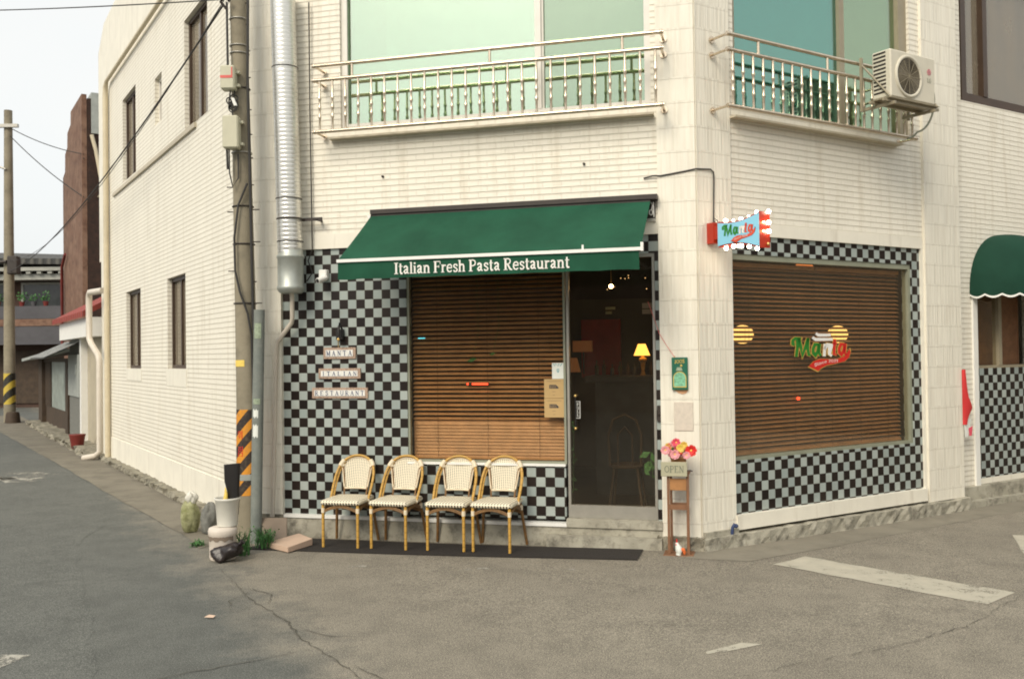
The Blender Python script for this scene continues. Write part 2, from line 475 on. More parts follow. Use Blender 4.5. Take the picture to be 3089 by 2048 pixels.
M['galv'] = wave_mat('galvanised_spiral_duct', (0.66, 0.65, 0.60), (0.80, 0.79, 0.74), 2, 0.040, 0.05, 0.25, 0.34, 0.8, 0.25)
M['galvbox'] = plain('galvanised_collector', (0.40, 0.42, 0.38), 0.45, 0.12, 8, metal=0.5)
M['greytube'] = concrete('weathered_steel_tube', (0.16, 0.18, 0.165), (0.23, 0.25, 0.225), (0.32, 0.32, 0.28), 0.35, 6.0, 0.1)
M['polec'] = concrete('pole_concrete', (0.22, 0.19, 0.13), (0.33, 0.29, 0.21), (0.14, 0.12, 0.085), 0.5, 2.0, 0.2)
M['hazard'] = stripes_mat('hazard_tape', (0.66, 0.27, 0.02), (0.03, 0.02, 0.015), 0.20, 1.15, 0.02)
M['hazard2'] = stripes_mat('yellow_hazard_tape', (0.55, 0.40, 0.05), (0.02, 0.02, 0.015), 0.42, 0.9, 0.0)
M['black'] = plain('black_plastic', (0.012, 0.010, 0.009), 0.45, 0.2)
M['bag'] = plain('black_bag', (0.022, 0.016, 0.015), 0.35, 0.3, 20, bmp=0.8, bscale=25)
M['cable'] = plain('cable_black', (0.03, 0.028, 0.025), 0.7)
M['boxc'] = plain('beige_plastic_box', (0.52, 0.50, 0.37), 0.5, 0.06)
M['red'] = plain('red_paint', (0.50, 0.02, 0.012), 0.5, 0.1)
M['redflag'] = plain('red_cloth', (0.55, 0.03, 0.03), 0.75, 0.12)
M['pinkred'] = plain('faded_red_print', (0.65, 0.12, 0.10), 0.6)
M['signred'] = plain('red_lightbox', (0.34, 0.022, 0.010), 0.4, 0.1, emit=(1.0, 0.10, 0.02), estr=0.05)
M['signblue'] = plain('pale_blue_lightbox', (0.22, 0.46, 0.56), 0.4, 0.04, emit=(0.25, 0.62, 0.80), estr=0.16)
M['bulb'] = emit_mat('lit_bulb', (1.0, 0.88, 0.66), 16)
M['bulbdim'] = emit_mat('lit_bulb_inside', (1.0, 0.62, 0.25), 14)
M['bulbhot'] = emit_mat('filament_bulb_glow', (1.0, 0.60, 0.26), 70)
M['globe'] = emit_mat('paper_globe_lamp', (1.0, 0.58, 0.17), 1.3)
M['pend'] = emit_mat('orange_pendant', (1.0, 0.30, 0.08), 0.5)
M['shade'] = emit_mat('lamp_shade_lit', (1.0, 0.45, 0.08), 1.6)
M['shadedim'] = emit_mat('lamp_shade_dim', (1.0, 0.36, 0.10), 0.035)
M['ledred'] = emit_mat('red_led', (1.0, 0.06, 0.02), 2.5)
M['ledcyan'] = emit_mat('cyan_led', (0.1, 0.7, 0.9), 1.0)
M['fairy'] = emit_mat('fairy_light', (1.0, 0.6, 0.25), 1.2)
M['green'] = plain('logo_green', (0.02, 0.20, 0.02), 0.5, 0.05)
M['gold'] = plain('logo_gold', (0.55, 0.32, 0.07), 0.5, 0.05)
M['logored'] = plain('logo_red', (0.60, 0.02, 0.012), 0.5, 0.05)
M['logoshadow'] = plain('logo_shadow', (0.05, 0.06, 0.055), 0.6)
M['lightgreen'] = plain('sign_green_letters', (0.03, 0.26, 0.03), 0.5)
M['salmon'] = plain('sign_salmon_letters', (0.75, 0.10, 0.05), 0.5)
M['navy'] = plain('navy_letters', (0.03, 0.05, 0.13), 0.5)
M['mosaic'] = plain('brown_mosaic', (0.38, 0.27, 0.20), 0.6, 0.5, 90)
M['kraft'] = plain('kraft_paper', (0.50, 0.34, 0.15), 0.8, 0.05)
M['paper'] = plain('white_paper', (0.74, 0.76, 0.70), 0.7, 0.03)
M['teal'] = plain('teal_print', (0.05, 0.30, 0.36), 0.6)
M['ink'] = plain('dark_ink', (0.03, 0.03, 0.04), 0.6)
M['signgreen'] = plain('enamel_green', (0.012, 0.125, 0.072), 0.4, 0.15)
M['mint'] = plain('mint_print', (0.20, 0.48, 0.30), 0.5, 0.4, 60)
M['goldprint'] = plain('gold_print', (0.62, 0.44, 0.10), 0.5, 0.2, 80)
M['oliveprint'] = plain('grey_green_print', (0.30, 0.36, 0.25), 0.6, 0.3, 50)
M['rust'] = plain('rust_stain', (0.62, 0.34, 0.18), 0.8, 0.1)
M['plaque'] = plain('pinkish_plaque', (0.62, 0.55, 0.46), 0.6, 0.08, 30)
M['bamboo'] = wave_mat('bamboo', (0.42, 0.23, 0.045), (0.58, 0.34, 0.07), 2, 0.055, 0.01, 0.12, 0.4, 0.0, 0.1)
M['bamboodark'] = plain('brown_rattan', (0.20, 0.105, 0.035), 0.5, 0.3, 40)
M['wove'] = woven_mat('woven_cream_seat', 0.038)
M['wove2'] = woven_mat('woven_cream_back', 0.025)
M['bind'] = plain('cream_binding', (0.74, 0.64, 0.47), 0.6, 0.06, 60)
M['wood'] = plain('brown_wood', (0.20, 0.095, 0.045), 0.6, 0.2, 12)
M['wood2'] = plain('orange_brown_wood', (0.36, 0.17, 0.06), 0.6, 0.2, 12)
M['board'] = plain('sage_board', (0.40, 0.38, 0.26), 0.7, 0.06)
M['boardtext'] = plain('faded_green_letters', (0.14, 0.16, 0.12), 0.7)
M['petred'] = plain('red_petals', (0.72, 0.035, 0.03), 0.6, 0.15, 50)
M['petpink'] = plain('pink_petals', (0.80, 0.36, 0.38), 0.6, 0.15, 50)
M['petyel'] = plain('yellow_petals', (0.80, 0.58, 0.12), 0.6, 0.15, 50)
M['pethot'] = plain('hot_pink_petals', (0.75, 0.09, 0.14), 0.6, 0.15, 50)
M['leaf'] = plain('green_leaf', (0.05, 0.15, 0.035), 0.6, 0.35, 30)
M['leafin'] = plain('indoor_leaf', (0.05, 0.17, 0.04), 0.6, 0.3, 30)
M['orange'] = plain('orange_glaze', (0.72, 0.16, 0.04), 0.4, 0.15, 30)
M['stump'] = plain('pale_plastic', (0.62, 0.55, 0.47), 0.55, 0.10, 10)
M['bucket'] = plain('white_plastic', (0.66, 0.64, 0.56), 0.45, 0.05)
M['jug'] = concrete('green_white_bag', (0.16, 0.17, 0.05), (0.50, 0.50, 0.30), (0.10, 0.09, 0.03), 0.7, 8.0)
M['slate'] = plain('grey_rag', (0.17, 0.17, 0.15), 0.8, 0.3, 20, bmp=0.5, bscale=30)
M['brownpanel'] = plain('brown_panel', (0.20, 0.155, 0.115), 0.8, 0.1)
M['pinkfoam'] = plain('pink_foam', (0.58, 0.42, 0.31), 0.7, 0.06)
M['darkbrick'] = concrete('dark_brick', (0.022, 0.010, 0.006), (0.055, 0.024, 0.014), (0.012, 0.006, 0.004), 0.7, 5.0)
M['brownstucco'] = concrete('brown_stucco', (0.15, 0.070, 0.042), (0.27, 0.165, 0.110), (0.075, 0.032, 0.020), 0.8, 1.8)
M['greymetal'] = plain('grey_sheet', (0.34, 0.36, 0.33), 0.6, 0.15)
M['roofred'] = wave_mat('red_roof_tiles', (0.18, 0.022, 0.012), (0.42, 0.062, 0.035), 0, 0.26, 0.2, 0.8, 0.6, 0.0, 0.8)
M['rooftile'] = wave_mat('grey_roof_tiles', (0.045, 0.045, 0.042), (0.12, 0.115, 0.10), 0, 0.3, 0.2, 0.8, 0.7, 0.0, 0.8)
M['corr'] = wave_mat('corrugated_plastic', (0.12, 0.13, 0.13), (0.42, 0.42, 0.38), 0, 0.30, 0.3, 0.7, 0.6, 0.0, 0.8)
M['farwall'] = plain('far_brown_wall', (0.07, 0.038, 0.026), 0.85, 0.25, 2)
M['farband'] = plain('far_grey_band', (0.085, 0.082, 0.088), 0.85, 0.15, 2)
M['fareave'] = plain('far_eave', (0.36, 0.36, 0.32), 0.8, 0.12, 2)
M['farwin'] = plain('far_window', (0.035, 0.04, 0.04), 0.2, 0.2)
M['shedwood'] = plain('shed_wood', (0.055, 0.035, 0.02), 0.75, 0.3)
M['shedglass'] = plain('frosted_panel', (0.28, 0.32, 0.29), 0.4, 0.30, 4)
M['potred'] = plain('red_pot', (0.17, 0.022, 0.016), 0.6, 0.2)
M['postcream'] = plain('cream_wall', (0.42, 0.37, 0.27), 0.8, 0.12, 3)
M['opp1'] = plain('grey_house_wall', (0.14, 0.125, 0.10), 0.9, 0.1, 1)
M['opp2'] = plain('brown_house_wall', (0.12, 0.075, 0.05), 0.9, 0.2, 1)

# ---------------------------------------------------------------- geometry collector
WORLD = {}
class MB:
    def __init__(s, F=FW):
        s.v = []; s.f = []; s.m = []; s.F = F; s.slot = 0; s.sm = []
        s.smooth = False
    def add(s, vs, fs):
        b = len(s.v)
        s.v += [Vector(p) for p in vs]
        for f in fs:
            s.f.append(tuple(b + i for i in f)); s.m.append(s.slot); s.sm.append(s.smooth)
    def box(s, x0, x1, y0, y1, z0, z1):
        vs = [(x0, y0, z0), (x1, y0, z0), (x1, y1, z0), (x0, y1, z0), (x0, y0, z1), (x1, y0, z1), (x1, y1, z1), (x0, y1, z1)]
        s.add(vs, [(0, 3, 2, 1), (4, 5, 6, 7), (0, 1, 5, 4), (1, 2, 6, 5), (2, 3, 7, 6), (3, 0, 4, 7)])
    def bbox(s, x0, x1, y0, y1, z0, z1, b=0.006):
        """box with its long outline chamfered"""
        import itertools
        vs = []
        def ring(z, i):
            return [(x0 + i, y0, z), (x1 - i, y0, z), (x1, y0 + i, z), (x1, y1 - i, z), (x1 - i, y1, z), (x0 + i, y1, z), (x0, y1 - i, z), (x0, y0 + i, z)]
        def ring2(z):
            return [(x0 + b, y0 + b, z), (x1 - b, y0 + b, z), (x1 - b, y0 + b, z), (x1 - b, y1 - b, z), (x1 - b, y1 - b, z), (x0 + b, y1 - b, z), (x0 + b, y1 - b, z), (x0 + b, y0 + b, z)]
        rs = [ring2(z0), ring(z0 + b, b), ring(z1 - b, b), ring2(z1)]
        for r in rs: vs += r
        fs = []
        for k in range(3):
            for i in range(8):
                j = (i + 1) % 8
                fs.append((k * 8 + i, k * 8 + j, (k + 1) * 8 + j, (k + 1) * 8 + i))
        fs.append(tuple(reversed(range(8)))); fs.append(tuple(range(24, 32)))
        s.add(vs, fs)
    def tube(s, pts, r, n=8, cap=True, close=False):
        pts = [Vector(p) for p in pts]
        rs = r if isinstance(r, (list, tuple)) else [r] * len(pts)
        base = len(s.v)
        vs = []
        N = len(pts)
        up = None
        for i, p in enumerate(pts):
            if close:
                t = (pts[(i + 1) % N] - pts[i - 1]).normalized()
            else:
                a = pts[max(0, i - 1)]; b = pts[min(N - 1, i + 1)]
                t = (b - a)
                t = t.normalized() if t.length > 1e-9 else Vector((0, 0, 1))
            if up is None:
                up = Vector((0, 0, 1)) if abs(t.z) < 0.9 else Vector((1, 0, 0))
            sd = t.cross(up)
            if sd.length < 1e-6:
                up = Vector((0, 1, 0)); sd = t.cross(up)
            sd.normalize()
            up = sd.cross(t).normalized()
            for k in range(n):
                a = 2 * PI * k / n
                vs.append(p + (sd * math.cos(a) + up * math.sin(a)) * rs[i])
        fs = []
        for i in range(N if close else N - 1):
            i2 = (i + 1) % N
            for k in range(n):
                k2 = (k + 1) % n
                fs.append((i * n + k, i * n + k2, i2 * n + k2, i2 * n + k))
        old = s.smooth; s.smooth = True
        s.add(vs, fs)
        s.smooth = False
        if cap and not close:
            s.add(vs[:n], [tuple(reversed(range(n)))])
            s.add(vs[-n:], [tuple(range(n))])
        s.smooth = old
    def lathe(s, prof, c=(0, 0, 0), n=20, axis='z', smooth=True):
        """prof: list of (radius, height)"""
        vs = []
        for r, h in prof:
            for k in range(n):
                a = 2 * PI * k / n
                x, y = r * math.cos(a), r * math.sin(a)
                if axis == 'z': p = (c[0] + x, c[1] + y, c[2] + h)
                elif axis == 'y': p = (c[0] + x, c[1] + h, c[2] + y)
                else: p = (c[0] + h, c[1] + x, c[2] + y)
                vs.append(p)
        fs = []
        for i in range(len(prof) - 1):
            for k in range(n):
                k2 = (k + 1) % n
                fs.append((i * n + k, i * n + k2, (i + 1) * n + k2, (i + 1) * n + k))
        old = s.smooth; s.smooth = smooth
        s.add(vs, fs); s.smooth = old
        for i, o in ((0, 1), (len(prof) - 1, -1)):
            if prof[i][0] > 1e-5:
                s.add(vs[i * n:(i + 1) * n], [tuple(range(n))[::-1] if o == 1 else tuple(range(n))])
    def ball(s, c, r, n=12, m=8, sc=(1, 1, 1)):
        prof = [(max(1e-6, math.sin(PI * i / m)) * r, -math.cos(PI * i / m) * r) for i in range(m + 1)]
        vs = []
        for rr, h in prof:
            for k in range(n):
                a = 2 * PI * k / n
                vs.append((c[0] + rr * math.cos(a) * sc[0], c[1] + rr * math.sin(a) * sc[1], c[2] + h * sc[2]))
        fs = []
        for i in range(m):
            for k in range(n):
                k2 = (k + 1) % n
                fs.append((i * n + k, i * n + k2, (i + 1) * n + k2, (i + 1) * n + k))
        old = s.smooth; s.smooth = True
        s.add(vs, fs); s.smooth = old
    def prism(s, poly, d0, d1, plane='xz'):
        """poly in plane, extruded between d0 and d1 along the remaining axis"""
        def P(a, b, d):
            return {'xz': (a, d, b), 'xy': (a, b, d), 'yz': (d, a, b)}[plane]
        n = len(poly)
        vs = [P(a, b, d0) for a, b in poly] + [P(a, b, d1) for a, b in poly]
        fs = [tuple(range(n)), tuple(reversed(range(n, 2 * n)))]
        for i in range(n):
            j = (i + 1) % n
            fs.append((i, i + n, j + n, j))
        s.add(vs, fs)
    def ribbon(s, pts, w, fn, t=0.001, d=0.0):
        """flat stroke following 2D pts with width w; fn(a,b,depth)->3D"""
        P = [Vector(p) for p in pts]
        N = len(P)
        L = []; Rr = []
        for i in range(N):
            a = P[max(0, i - 1)]; b = P[min(N - 1, i + 1)]
            tt = (b - a)
            if tt.length < 1e-9: tt = Vector((1, 0))
            tt.normalize()
            nn = Vector((-tt.y, tt.x))
            k = 1.0
            if 0 < i < N - 1:
                t1 = (P[i] - P[i - 1]).normalized()
                k = 1 / max(0.5, abs(t1.dot(tt)))
            e = Vector((0, 0))
            L.append(P[i] + nn * w * 0.5 * k); Rr.append(P[i] - nn * w * 0.5 * k)
        vs = []
        for i in range(N):
            vs += [fn(L[i].x, L[i].y, d + t), fn(Rr[i].x, Rr[i].y, d + t), fn(L[i].x, L[i].y, d), fn(Rr[i].x, Rr[i].y, d)]
        fs = []
        for i in range(N - 1):
            a, b = 4 * i, 4 * (i + 1)
            fs += [(a, a + 1, b + 1, b), (a, b, b + 2, a + 2), (a + 1, a + 3, b + 3, b + 1)]
        fs += [(0, 2, 3, 1), (4 * N - 4, 4 * N - 3, 4 * N - 1, 4 * N - 2)]
        s.add(vs, fs)
    def build(s, name, mat, parent=None, at=None, label=None):
        """coordinates are in s.F; the object's own matrix is s.F moved to 'at' (or the parent's when it shares the frame)"""
        me = bpy.data.meshes.new(name)
        if at is not None:
            W = s.F @ Matrix.Translation(at)
        elif parent is not None and WORLD[parent.name][1] is s.F:
            W = WORLD[parent.name][0]
        else:
            W = s.F.copy()
        T = W.inverted() @ s.F
        me.from_pydata([T @ v for v in s.v], [], s.f)
        mats = mat if isinstance(mat, (list, tuple)) else [mat]
        for m in mats: me.materials.append(M[m])
        me.polygons.foreach_set('material_index', s.m)
        me.polygons.foreach_set('use_smooth', s.sm)
        me.validate(); me.update()
        o = bpy.data.objects.new(name, me)
        sc.collection.objects.link(o)
        if parent is not None:
            o.parent = parent
            o.matrix_basis = WORLD[parent.name][0].inverted() @ W
        else:
            o.matrix_basis = W
        WORLD[o.name] = (W, s.F)
        if label: o['label'] = label
        return o

def thing(name, label, cat, F=FW, at=(0, 0, 0), group=None):
    o = bpy.data.objects.new(name, None)
    o.empty_display_size = 0.1
    sc.collection.objects.link(o)
    W = F @ Matrix.Translation(at)
    o.matrix_basis = W
    WORLD[o.name] = (W, F)
    o['label'] = label; o['category'] = cat
    if group: o['group'] = group
    return o

def tag(o, label, cat, group=None, kind=None):
    o['label'] = label; o['category'] = cat
    if group: o['group'] = group
    if kind: o['kind'] = kind
    return o

def struct(o):
    o['kind'] = 'structure'
    return o

def part(name, mat, parent, F, *boxes):
    m = MB(F)
    for b in boxes: m.box(*b)
    return m.build(name, mat, parent)

def fix_normals(o):
    import bmesh
    bm = bmesh.new(); bm.from_mesh(o.data)
    bmesh.ops.recalc_face_normals(bm, faces=bm.faces)
    bm.to_mesh(o.data); bm.free()

def wallholes(m, x0, x1, z0, z1, holes, y0, y1):
    xs = sorted({x0, x1, *[h[0] for h in holes], *[h[1] for h in holes]})
    zs = sorted({z0, z1, *[h[2] for h in holes], *[h[3] for h in holes]})
    xs = [x for x in xs if x0 <= x <= x1]; zs = [z for z in zs if z0 <= z <= z1]
    def solid(i, j):
        if i < 0 or j < 0 or i >= len(xs) - 1 or j >= len(zs) - 1: return False
        cx, cz = (xs[i] + xs[i + 1]) / 2, (zs[j] + zs[j + 1]) / 2
        return not any(h[0] < cx < h[1] and h[2] < cz < h[3] for h in holes)
    for i in range(len(xs) - 1):
        for j in range(len(zs) - 1):
            if not solid(i, j): continue
            a, b, c, d = xs[i], xs[i + 1], zs[j], zs[j + 1]
            m.add([(a, y0, c), (b, y0, c), (b, y0, d), (a, y0, d)], [(0, 1, 2, 3)])
            m.add([(a, y1, c), (b, y1, c), (b, y1, d), (a, y1, d)], [(3, 2, 1, 0)])
            if not solid(i - 1, j): m.add([(a, y0, c), (a, y0, d), (a, y1, d), (a, y1, c)], [(0, 1, 2, 3)])
            if not solid(i + 1, j): m.add([(b, y0, c), (b, y0, d), (b, y1, d), (b, y1, c)], [(3, 2, 1, 0)])
            if not solid(i, j - 1): m.add([(a, y0, c), (b, y0, c), (b, y1, c), (a, y1, c)], [(3, 2, 1, 0)])
            if not solid(i, j + 1): m.add([(a, y0, d), (b, y0, d), (b, y1, d), (a, y1, d)], [(0, 1, 2, 3)])

# ---------------------------------------------------------------- stroke lettering (serif)
def arc(cx, cy, rx, ry, a0, a1, n=10):
    return [(cx + rx * math.cos(R(a0 + (a1 - a0) * i / n)), cy + ry * math.sin(R(a0 + (a1 - a0) * i / n))) for i in range(n + 1)]
TK, TN = 0.155, 0.065     # thick, thin
def srf(x, y, w=0.15): return ([(x - w, y), (x + w, y)], TN)
GL = {
 ' ': (0.30, []),
 'I': (0.42, [([(0.21, 0), (0.21, 1)], TK), srf(0.21, 0.03, 0.18), srf(0.21, 0.97, 0.18)]),
 't': (0.44, [([(0.2, 0.92), (0.2, 0.14), (0.26, 0.04), (0.4, 0.06)], 0.13), ([(0.04, 0.66), (0.40, 0.66)], TN)]),
 'a': (0.60, [([(0.10, 0.52), (0.16, 0.64), (0.30, 0.67), (0.40, 0.58), (0.40, 0.10), (0.54, 0.03)], 0.12), ([(0.40, 0.40), (0.20, 0.34), (0.10, 0.18), (0.20, 0.05), (0.40, 0.14)], 0.11)]),
 'l': (0.34, [([(0.17, 0), (0.17, 1.02)], 0.13), srf(0.17, 0.03, 0.15), ([(0.04, 0.99), (0.17, 0.99)], TN)]),
 'i': (0.34, [([(0.17, 0), (0.17, 0.68)], 0.13), srf(0.17, 0.03, 0.15), ([(0.04, 0.65), (0.17, 0.65)], TN), ([(0.17, 0.82), (0.17, 0.97)], 0.14)]),
 'n': (0.68, [([(0.16, 0), (0.16, 0.68)], 0.13), ([(0.16, 0.48), (0.30, 0.65), (0.46, 0.62), (0.52, 0.48), (0.52, 0)], 0.12), srf(0.16, 0.03, 0.14), srf(0.52, 0.03, 0.13), ([(0.03, 0.65), (0.16, 0.65)], TN)]),
 'F': (0.70, [([(0.18, 0), (0.18, 1)], TK), srf(0.18, 0.03, 0.17), ([(0.02, 0.97), (0.62, 0.97), (0.64, 0.74)], TN), ([(0.18, 0.53), (0.50, 0.53)], TN), ([(0.50, 0.42), (0.50, 0.64)], 0.05)]),
 'r': (0.50, [([(0.16, 0), (0.16, 0.68)], 0.13), ([(0.16, 0.44), (0.28, 0.62), (0.46, 0.60)], 0.11), srf(0.16, 0.03, 0.15), ([(0.03, 0.65), (0.16, 0.65)], TN)]),
 'e': (0.58, [([(0.10, 0.38), (0.50, 0.38), (0.48, 0.56), (0.36, 0.67), (0.20, 0.64), (0.10, 0.50), (0.09, 0.24), (0.18, 0.07), (0.34, 0.03), (0.50, 0.14)], 0.10)]),
 's': (0.50, [([(0.42, 0.50), (0.38, 0.63), (0.22, 0.67), (0.11, 0.57), (0.14, 0.44), (0.36, 0.30), (0.43, 0.18), (0.34, 0.05), (0.18, 0.03), (0.09, 0.16)], 0.10)]),
 'h': (0.68, [([(0.16, 0), (0.16, 1.02)], 0.13), ([(0.16, 0.48), (0.30, 0.65), (0.46, 0.62), (0.52, 0.48), (0.52, 0)], 0.12), srf(0.16, 0.03, 0.14), srf(0.52, 0.03, 0.13), ([(0.03, 0.99), (0.16, 0.99)], TN)]),
 'u': (0.68, [([(0.14, 0.68), (0.14, 0.20), (0.22, 0.06), (0.38, 0.06), (0.50, 0.22)], 0.12), ([(0.50, 0.68), (0.50, 0.03), (0.62, 0.03)], 0.13), ([(0.02, 0.65), (0.14, 0.65)], TN), ([(0.38, 0.65), (0.50, 0.65)], TN)]),
 'P': (0.72, [([(0.18, 0), (0.18, 1)], TK), srf(0.18, 0.03, 0.17), ([(0.02, 0.97), (0.40, 0.97), (0.56, 0.90), (0.61, 0.74), (0.56, 0.56), (0.40, 0.48), (0.18, 0.48)], 0.09)]),
 'R': (0.80, [([(0.18, 0), (0.18, 1)], TK), srf(0.18, 0.03, 0.17), ([(0.02, 0.97), (0.40, 0.97), (0.56, 0.90), (0.60, 0.75), (0.54, 0.58), (0.38, 0.51), (0.18, 0.51)], 0.09), ([(0.36, 0.50), (0.60, 0.05), (0.76, 0.03)], 0.13)]),
 'M': (0.98, [([(0.18, 0), (0.18, 1)], 0.08), ([(0.18, 0.98), (0.48, 0.10)], 0.15), ([(0.48, 0.10), (0.78, 0.98)], 0.07), ([(0.78, 0), (0.78, 1)], 0.15), srf(0.18, 0.03, 0.13), srf(0.78, 0.03, 0.15), ([(0.04, 0.97), (0.22, 0.97)], TN), ([(0.74, 0.97), (0.92, 0.97)], TN)]),
 'A': (0.80, [([(0.14, 0.02), (0.40, 0.98)], 0.07), ([(0.38, 0.98), (0.66, 0.02)], 0.15), ([(0.24, 0.34), (0.56, 0.34)], TN), srf(0.14, 0.03, 0.12), srf(0.66, 0.03, 0.14)]),
 'N': (0.84, [([(0.18, 0), (0.18, 1)], 0.08), ([(0.16, 0.98), (0.66, 0.04)], 0.15), ([(0.66, 0), (0.66, 1)], 0.08), srf(0.18, 0.03, 0.13), srf(0.66, 0.97, 0.13), ([(0.03, 0.97), (0.2, 0.97)], TN)]),
 'T': (0.74, [([(0.37, 0), (0.37, 1)], TK), srf(0.37, 0.03, 0.17), ([(0.06, 0.74), (0.07, 0.97), (0.67, 0.97), (0.68, 0.74)], TN)]),
 'L': (0.68, [([(0.18, 0), (0.18, 1)], TK), srf(0.18, 0.97, 0.17), ([(0.02, 0.03), (0.60, 0.03), (0.63, 0.28)], TN)]),
 'E': (0.72, [([(0.18, 0), (0.18, 1)], TK), ([(0.62, 0.76), (0.60, 0.97), (0.02, 0.97)], TN), ([(0.18, 0.53), (0.48, 0.53)], TN), ([(0.02, 0.03), (0.62, 0.03), (0.65, 0.26)], TN)]),
 'S': (0.62, [([(0.52, 0.74), (0.48, 0.92), (0.30, 0.98), (0.13, 0.88), (0.13, 0.68), (0.30, 0.55), (0.48, 0.42), (0.53, 0.22), (0.42, 0.05), (0.22, 0.03), (0.09, 0.24)], 0.12)]),
 'U': (0.82, [([(0.18, 0.98), (0.18, 0.28), (0.28, 0.07), (0.50, 0.04), (0.64, 0.20), (0.66, 0.98)], 0.11), srf(0.18, 0.97, 0.15), srf(0.66, 0.97, 0.12)]),
 'O': (0.84, [(arc(0.42, 0.5, 0.32, 0.45, 0, 360, 18), 0.11)]),
 'K': (0.80, [([(0.18, 0), (0.18, 1)], TK), ([(0.66, 0.96), (0.22, 0.46)], 0.08), ([(0.34, 0.58), (0.68, 0.03)], 0.14), srf(0.18, 0.03), srf(0.18, 0.97)]),
 'G': (0.84, [(arc(0.44, 0.5, 0.33, 0.45, 50, 340, 16), 0.12), ([(0.74, 0.34), (0.74, 0.50), (0.48, 0.50)], 0.10)]),
 'J': (0.56, [([(0.36, 0.98), (0.36, 0.20), (0.26, 0.04), (0.10, 0.08)], TK), srf(0.36, 0.97)]),
 'c': (0.54, [(arc(0.30, 0.35, 0.20, 0.31, 40, 320, 10), 0.11)]),
 '2': (0.58, [([(0.10, 0.74), (0.22, 0.95), (0.42, 0.92), (0.48, 0.72), (0.10, 0.05), (0.52, 0.05)], 0.10)]),
 '0': (0.60, [(arc(0.30, 0.5, 0.20, 0.45, 0, 360, 14), 0.11)]),
 '1': (0.44, [([(0.10, 0.80), (0.24, 0.96), (0.24, 0)], 0.11)]),
}
def text_width(s): return sum(GL[c][0] for c in s)
def letters(m, s, x0, x1, z0, h, y, F2=None, t=0.0015, thick=1.0, slope=0.0):
    """write s in the xz plane of the frame between x0 and x1 on baseline z0"""
    W = text_width(s); k = (x1 - x0) / W; x = x0
    for c in s:
        adv, strokes = GL[c]
        for pts, w in strokes:
            q = [(x + a * k, z0 + b * h + slope * (x + a * k - x0)) for a, b in pts]
            m.ribbon(q, w * 0.5 * (k + h) * thick, F2 or (lambda a, b, d: (a, y - d, b)), t)
        x += adv * k

# ================================================================ GROUND
def grid_sheet(name, mat, x0, x1, y0, y1, n, m_, dz=0.0):
    g = MB(FW)
    vs = []; fs = []
    for j in range(m_ + 1):
        for i in range(n + 1):
            x = x0 + (x1 - x0) * i / n; y = y0 + (y1 - y0) * j / m_
            vs.append((x, y, gz(x, y) + dz))
    for j in range(m_):
        for i in range(n):
            a = j * (n + 1) + i
            fs.append((a, a + 1, a + n + 2, a + n + 1))
    g.smooth = True
    g.add(vs, fs)
    return g

g = grid_sheet('ground', 'apron', -14, 16, -10, 20, 60, 60)
# far skirt out to the horizon, same sheet
g.smooth = False
Z0 = -0.05
for a in [(-600, -14, -600, 900), (16, 600, -600, 900), (-14, 16, -600, -10), (-14, 16, 20, 900)]:
    g.add([(a[0], a[2], Z0), (a[1], a[2], Z0), (a[1], a[3], Z0), (a[0], a[3], Z0)], [(0, 1, 2, 3)])
struct(g.build('ground', 'apron'))

def flat_poly(name, mat, pts, dz, jag=0.0, seg=0.25, seed=1):
    rnd = random.Random(seed)
    P = []
    n = len(pts)
    for i in range(n):
        a = Vector(pts[i]); b = Vector(pts[(i + 1) % n])
        k = max(1, int((b - a).length / seg)) if jag else max(1, int((b - a).length / 0.6))
        k = min(k, 60)
        for q in range(k):
            p = a.lerp(b, q / k)
            if jag: p = p + Vector((rnd.uniform(-jag, jag), rnd.uniform(-jag, jag)))
            P.append(p)
    m = MB(FW)
    m.add([(p.x, p.y, gz(p.x, p.y) + dz) for p in P], [tuple(range(len(P)))])
    o = m.build(name, mat)
    import bmesh
    bm = bmesh.new(); bm.from_mesh(o.data)
    bmesh.ops.triangulate(bm, faces=bm.faces)
    for f in bm.faces:
        if f.normal.z < 0: f.normal_flip()
    bm.to_mesh(o.data); bm.free()
    return o

# darker street asphalt on the left, its ragged edge running along the cracks
def A2W(x, y): 
    v = FA @ Vector((x, y, 0)); return (v.x, v.y)
def B2W(x, y):
    v = FB @ Vector((x, y, 0)); return (v.x, v.y)
def C2W(x, y):
    v = FC @ Vector((x, y, 0)); return (v.x, v.y)
road_pts = [A2W(-24, -1.35), A2W(-8.1, -0.80), A2W(-3.83, -0.69), (-4.2, 9.6), (-4.0, 8.6), (-3.4, 7.4), (-2.9, 6.4), (-2.4, 5.4), (-1.9, 4.4), (-1.5, 3.4), (-1.2, 0), (-2.6, -10), (-30, -10), (-60, 30)]
struct(flat_poly('road', 'road', road_pts, 0.002, 0.035, 0.18, 3))
gut = [A2W(-24, -1.35), A2W(-8.1, -0.80), A2W(-3.83, -0.69), (-3.12, 8.97), (-2.80, 8.40), A2W(0.05, -0.10), A2W(-24, -0.10)]
struct(flat_poly('gutter_strip', 'gutter', gut, 0.0045, 0.012, 0.3, 5))
# light apron strip along the right-hand wall
struct(flat_poly('path', 'pathc', [C2W(0.0, -0.55), C2W(3.2, -0.42), C2W(9, -0.50), C2W(9, 0.05), C2W(0.1, 0.05), B2W(4.2, -0.1), B2W(4.1, -0.35)], 0.002, 0.015, 0.3, 8))

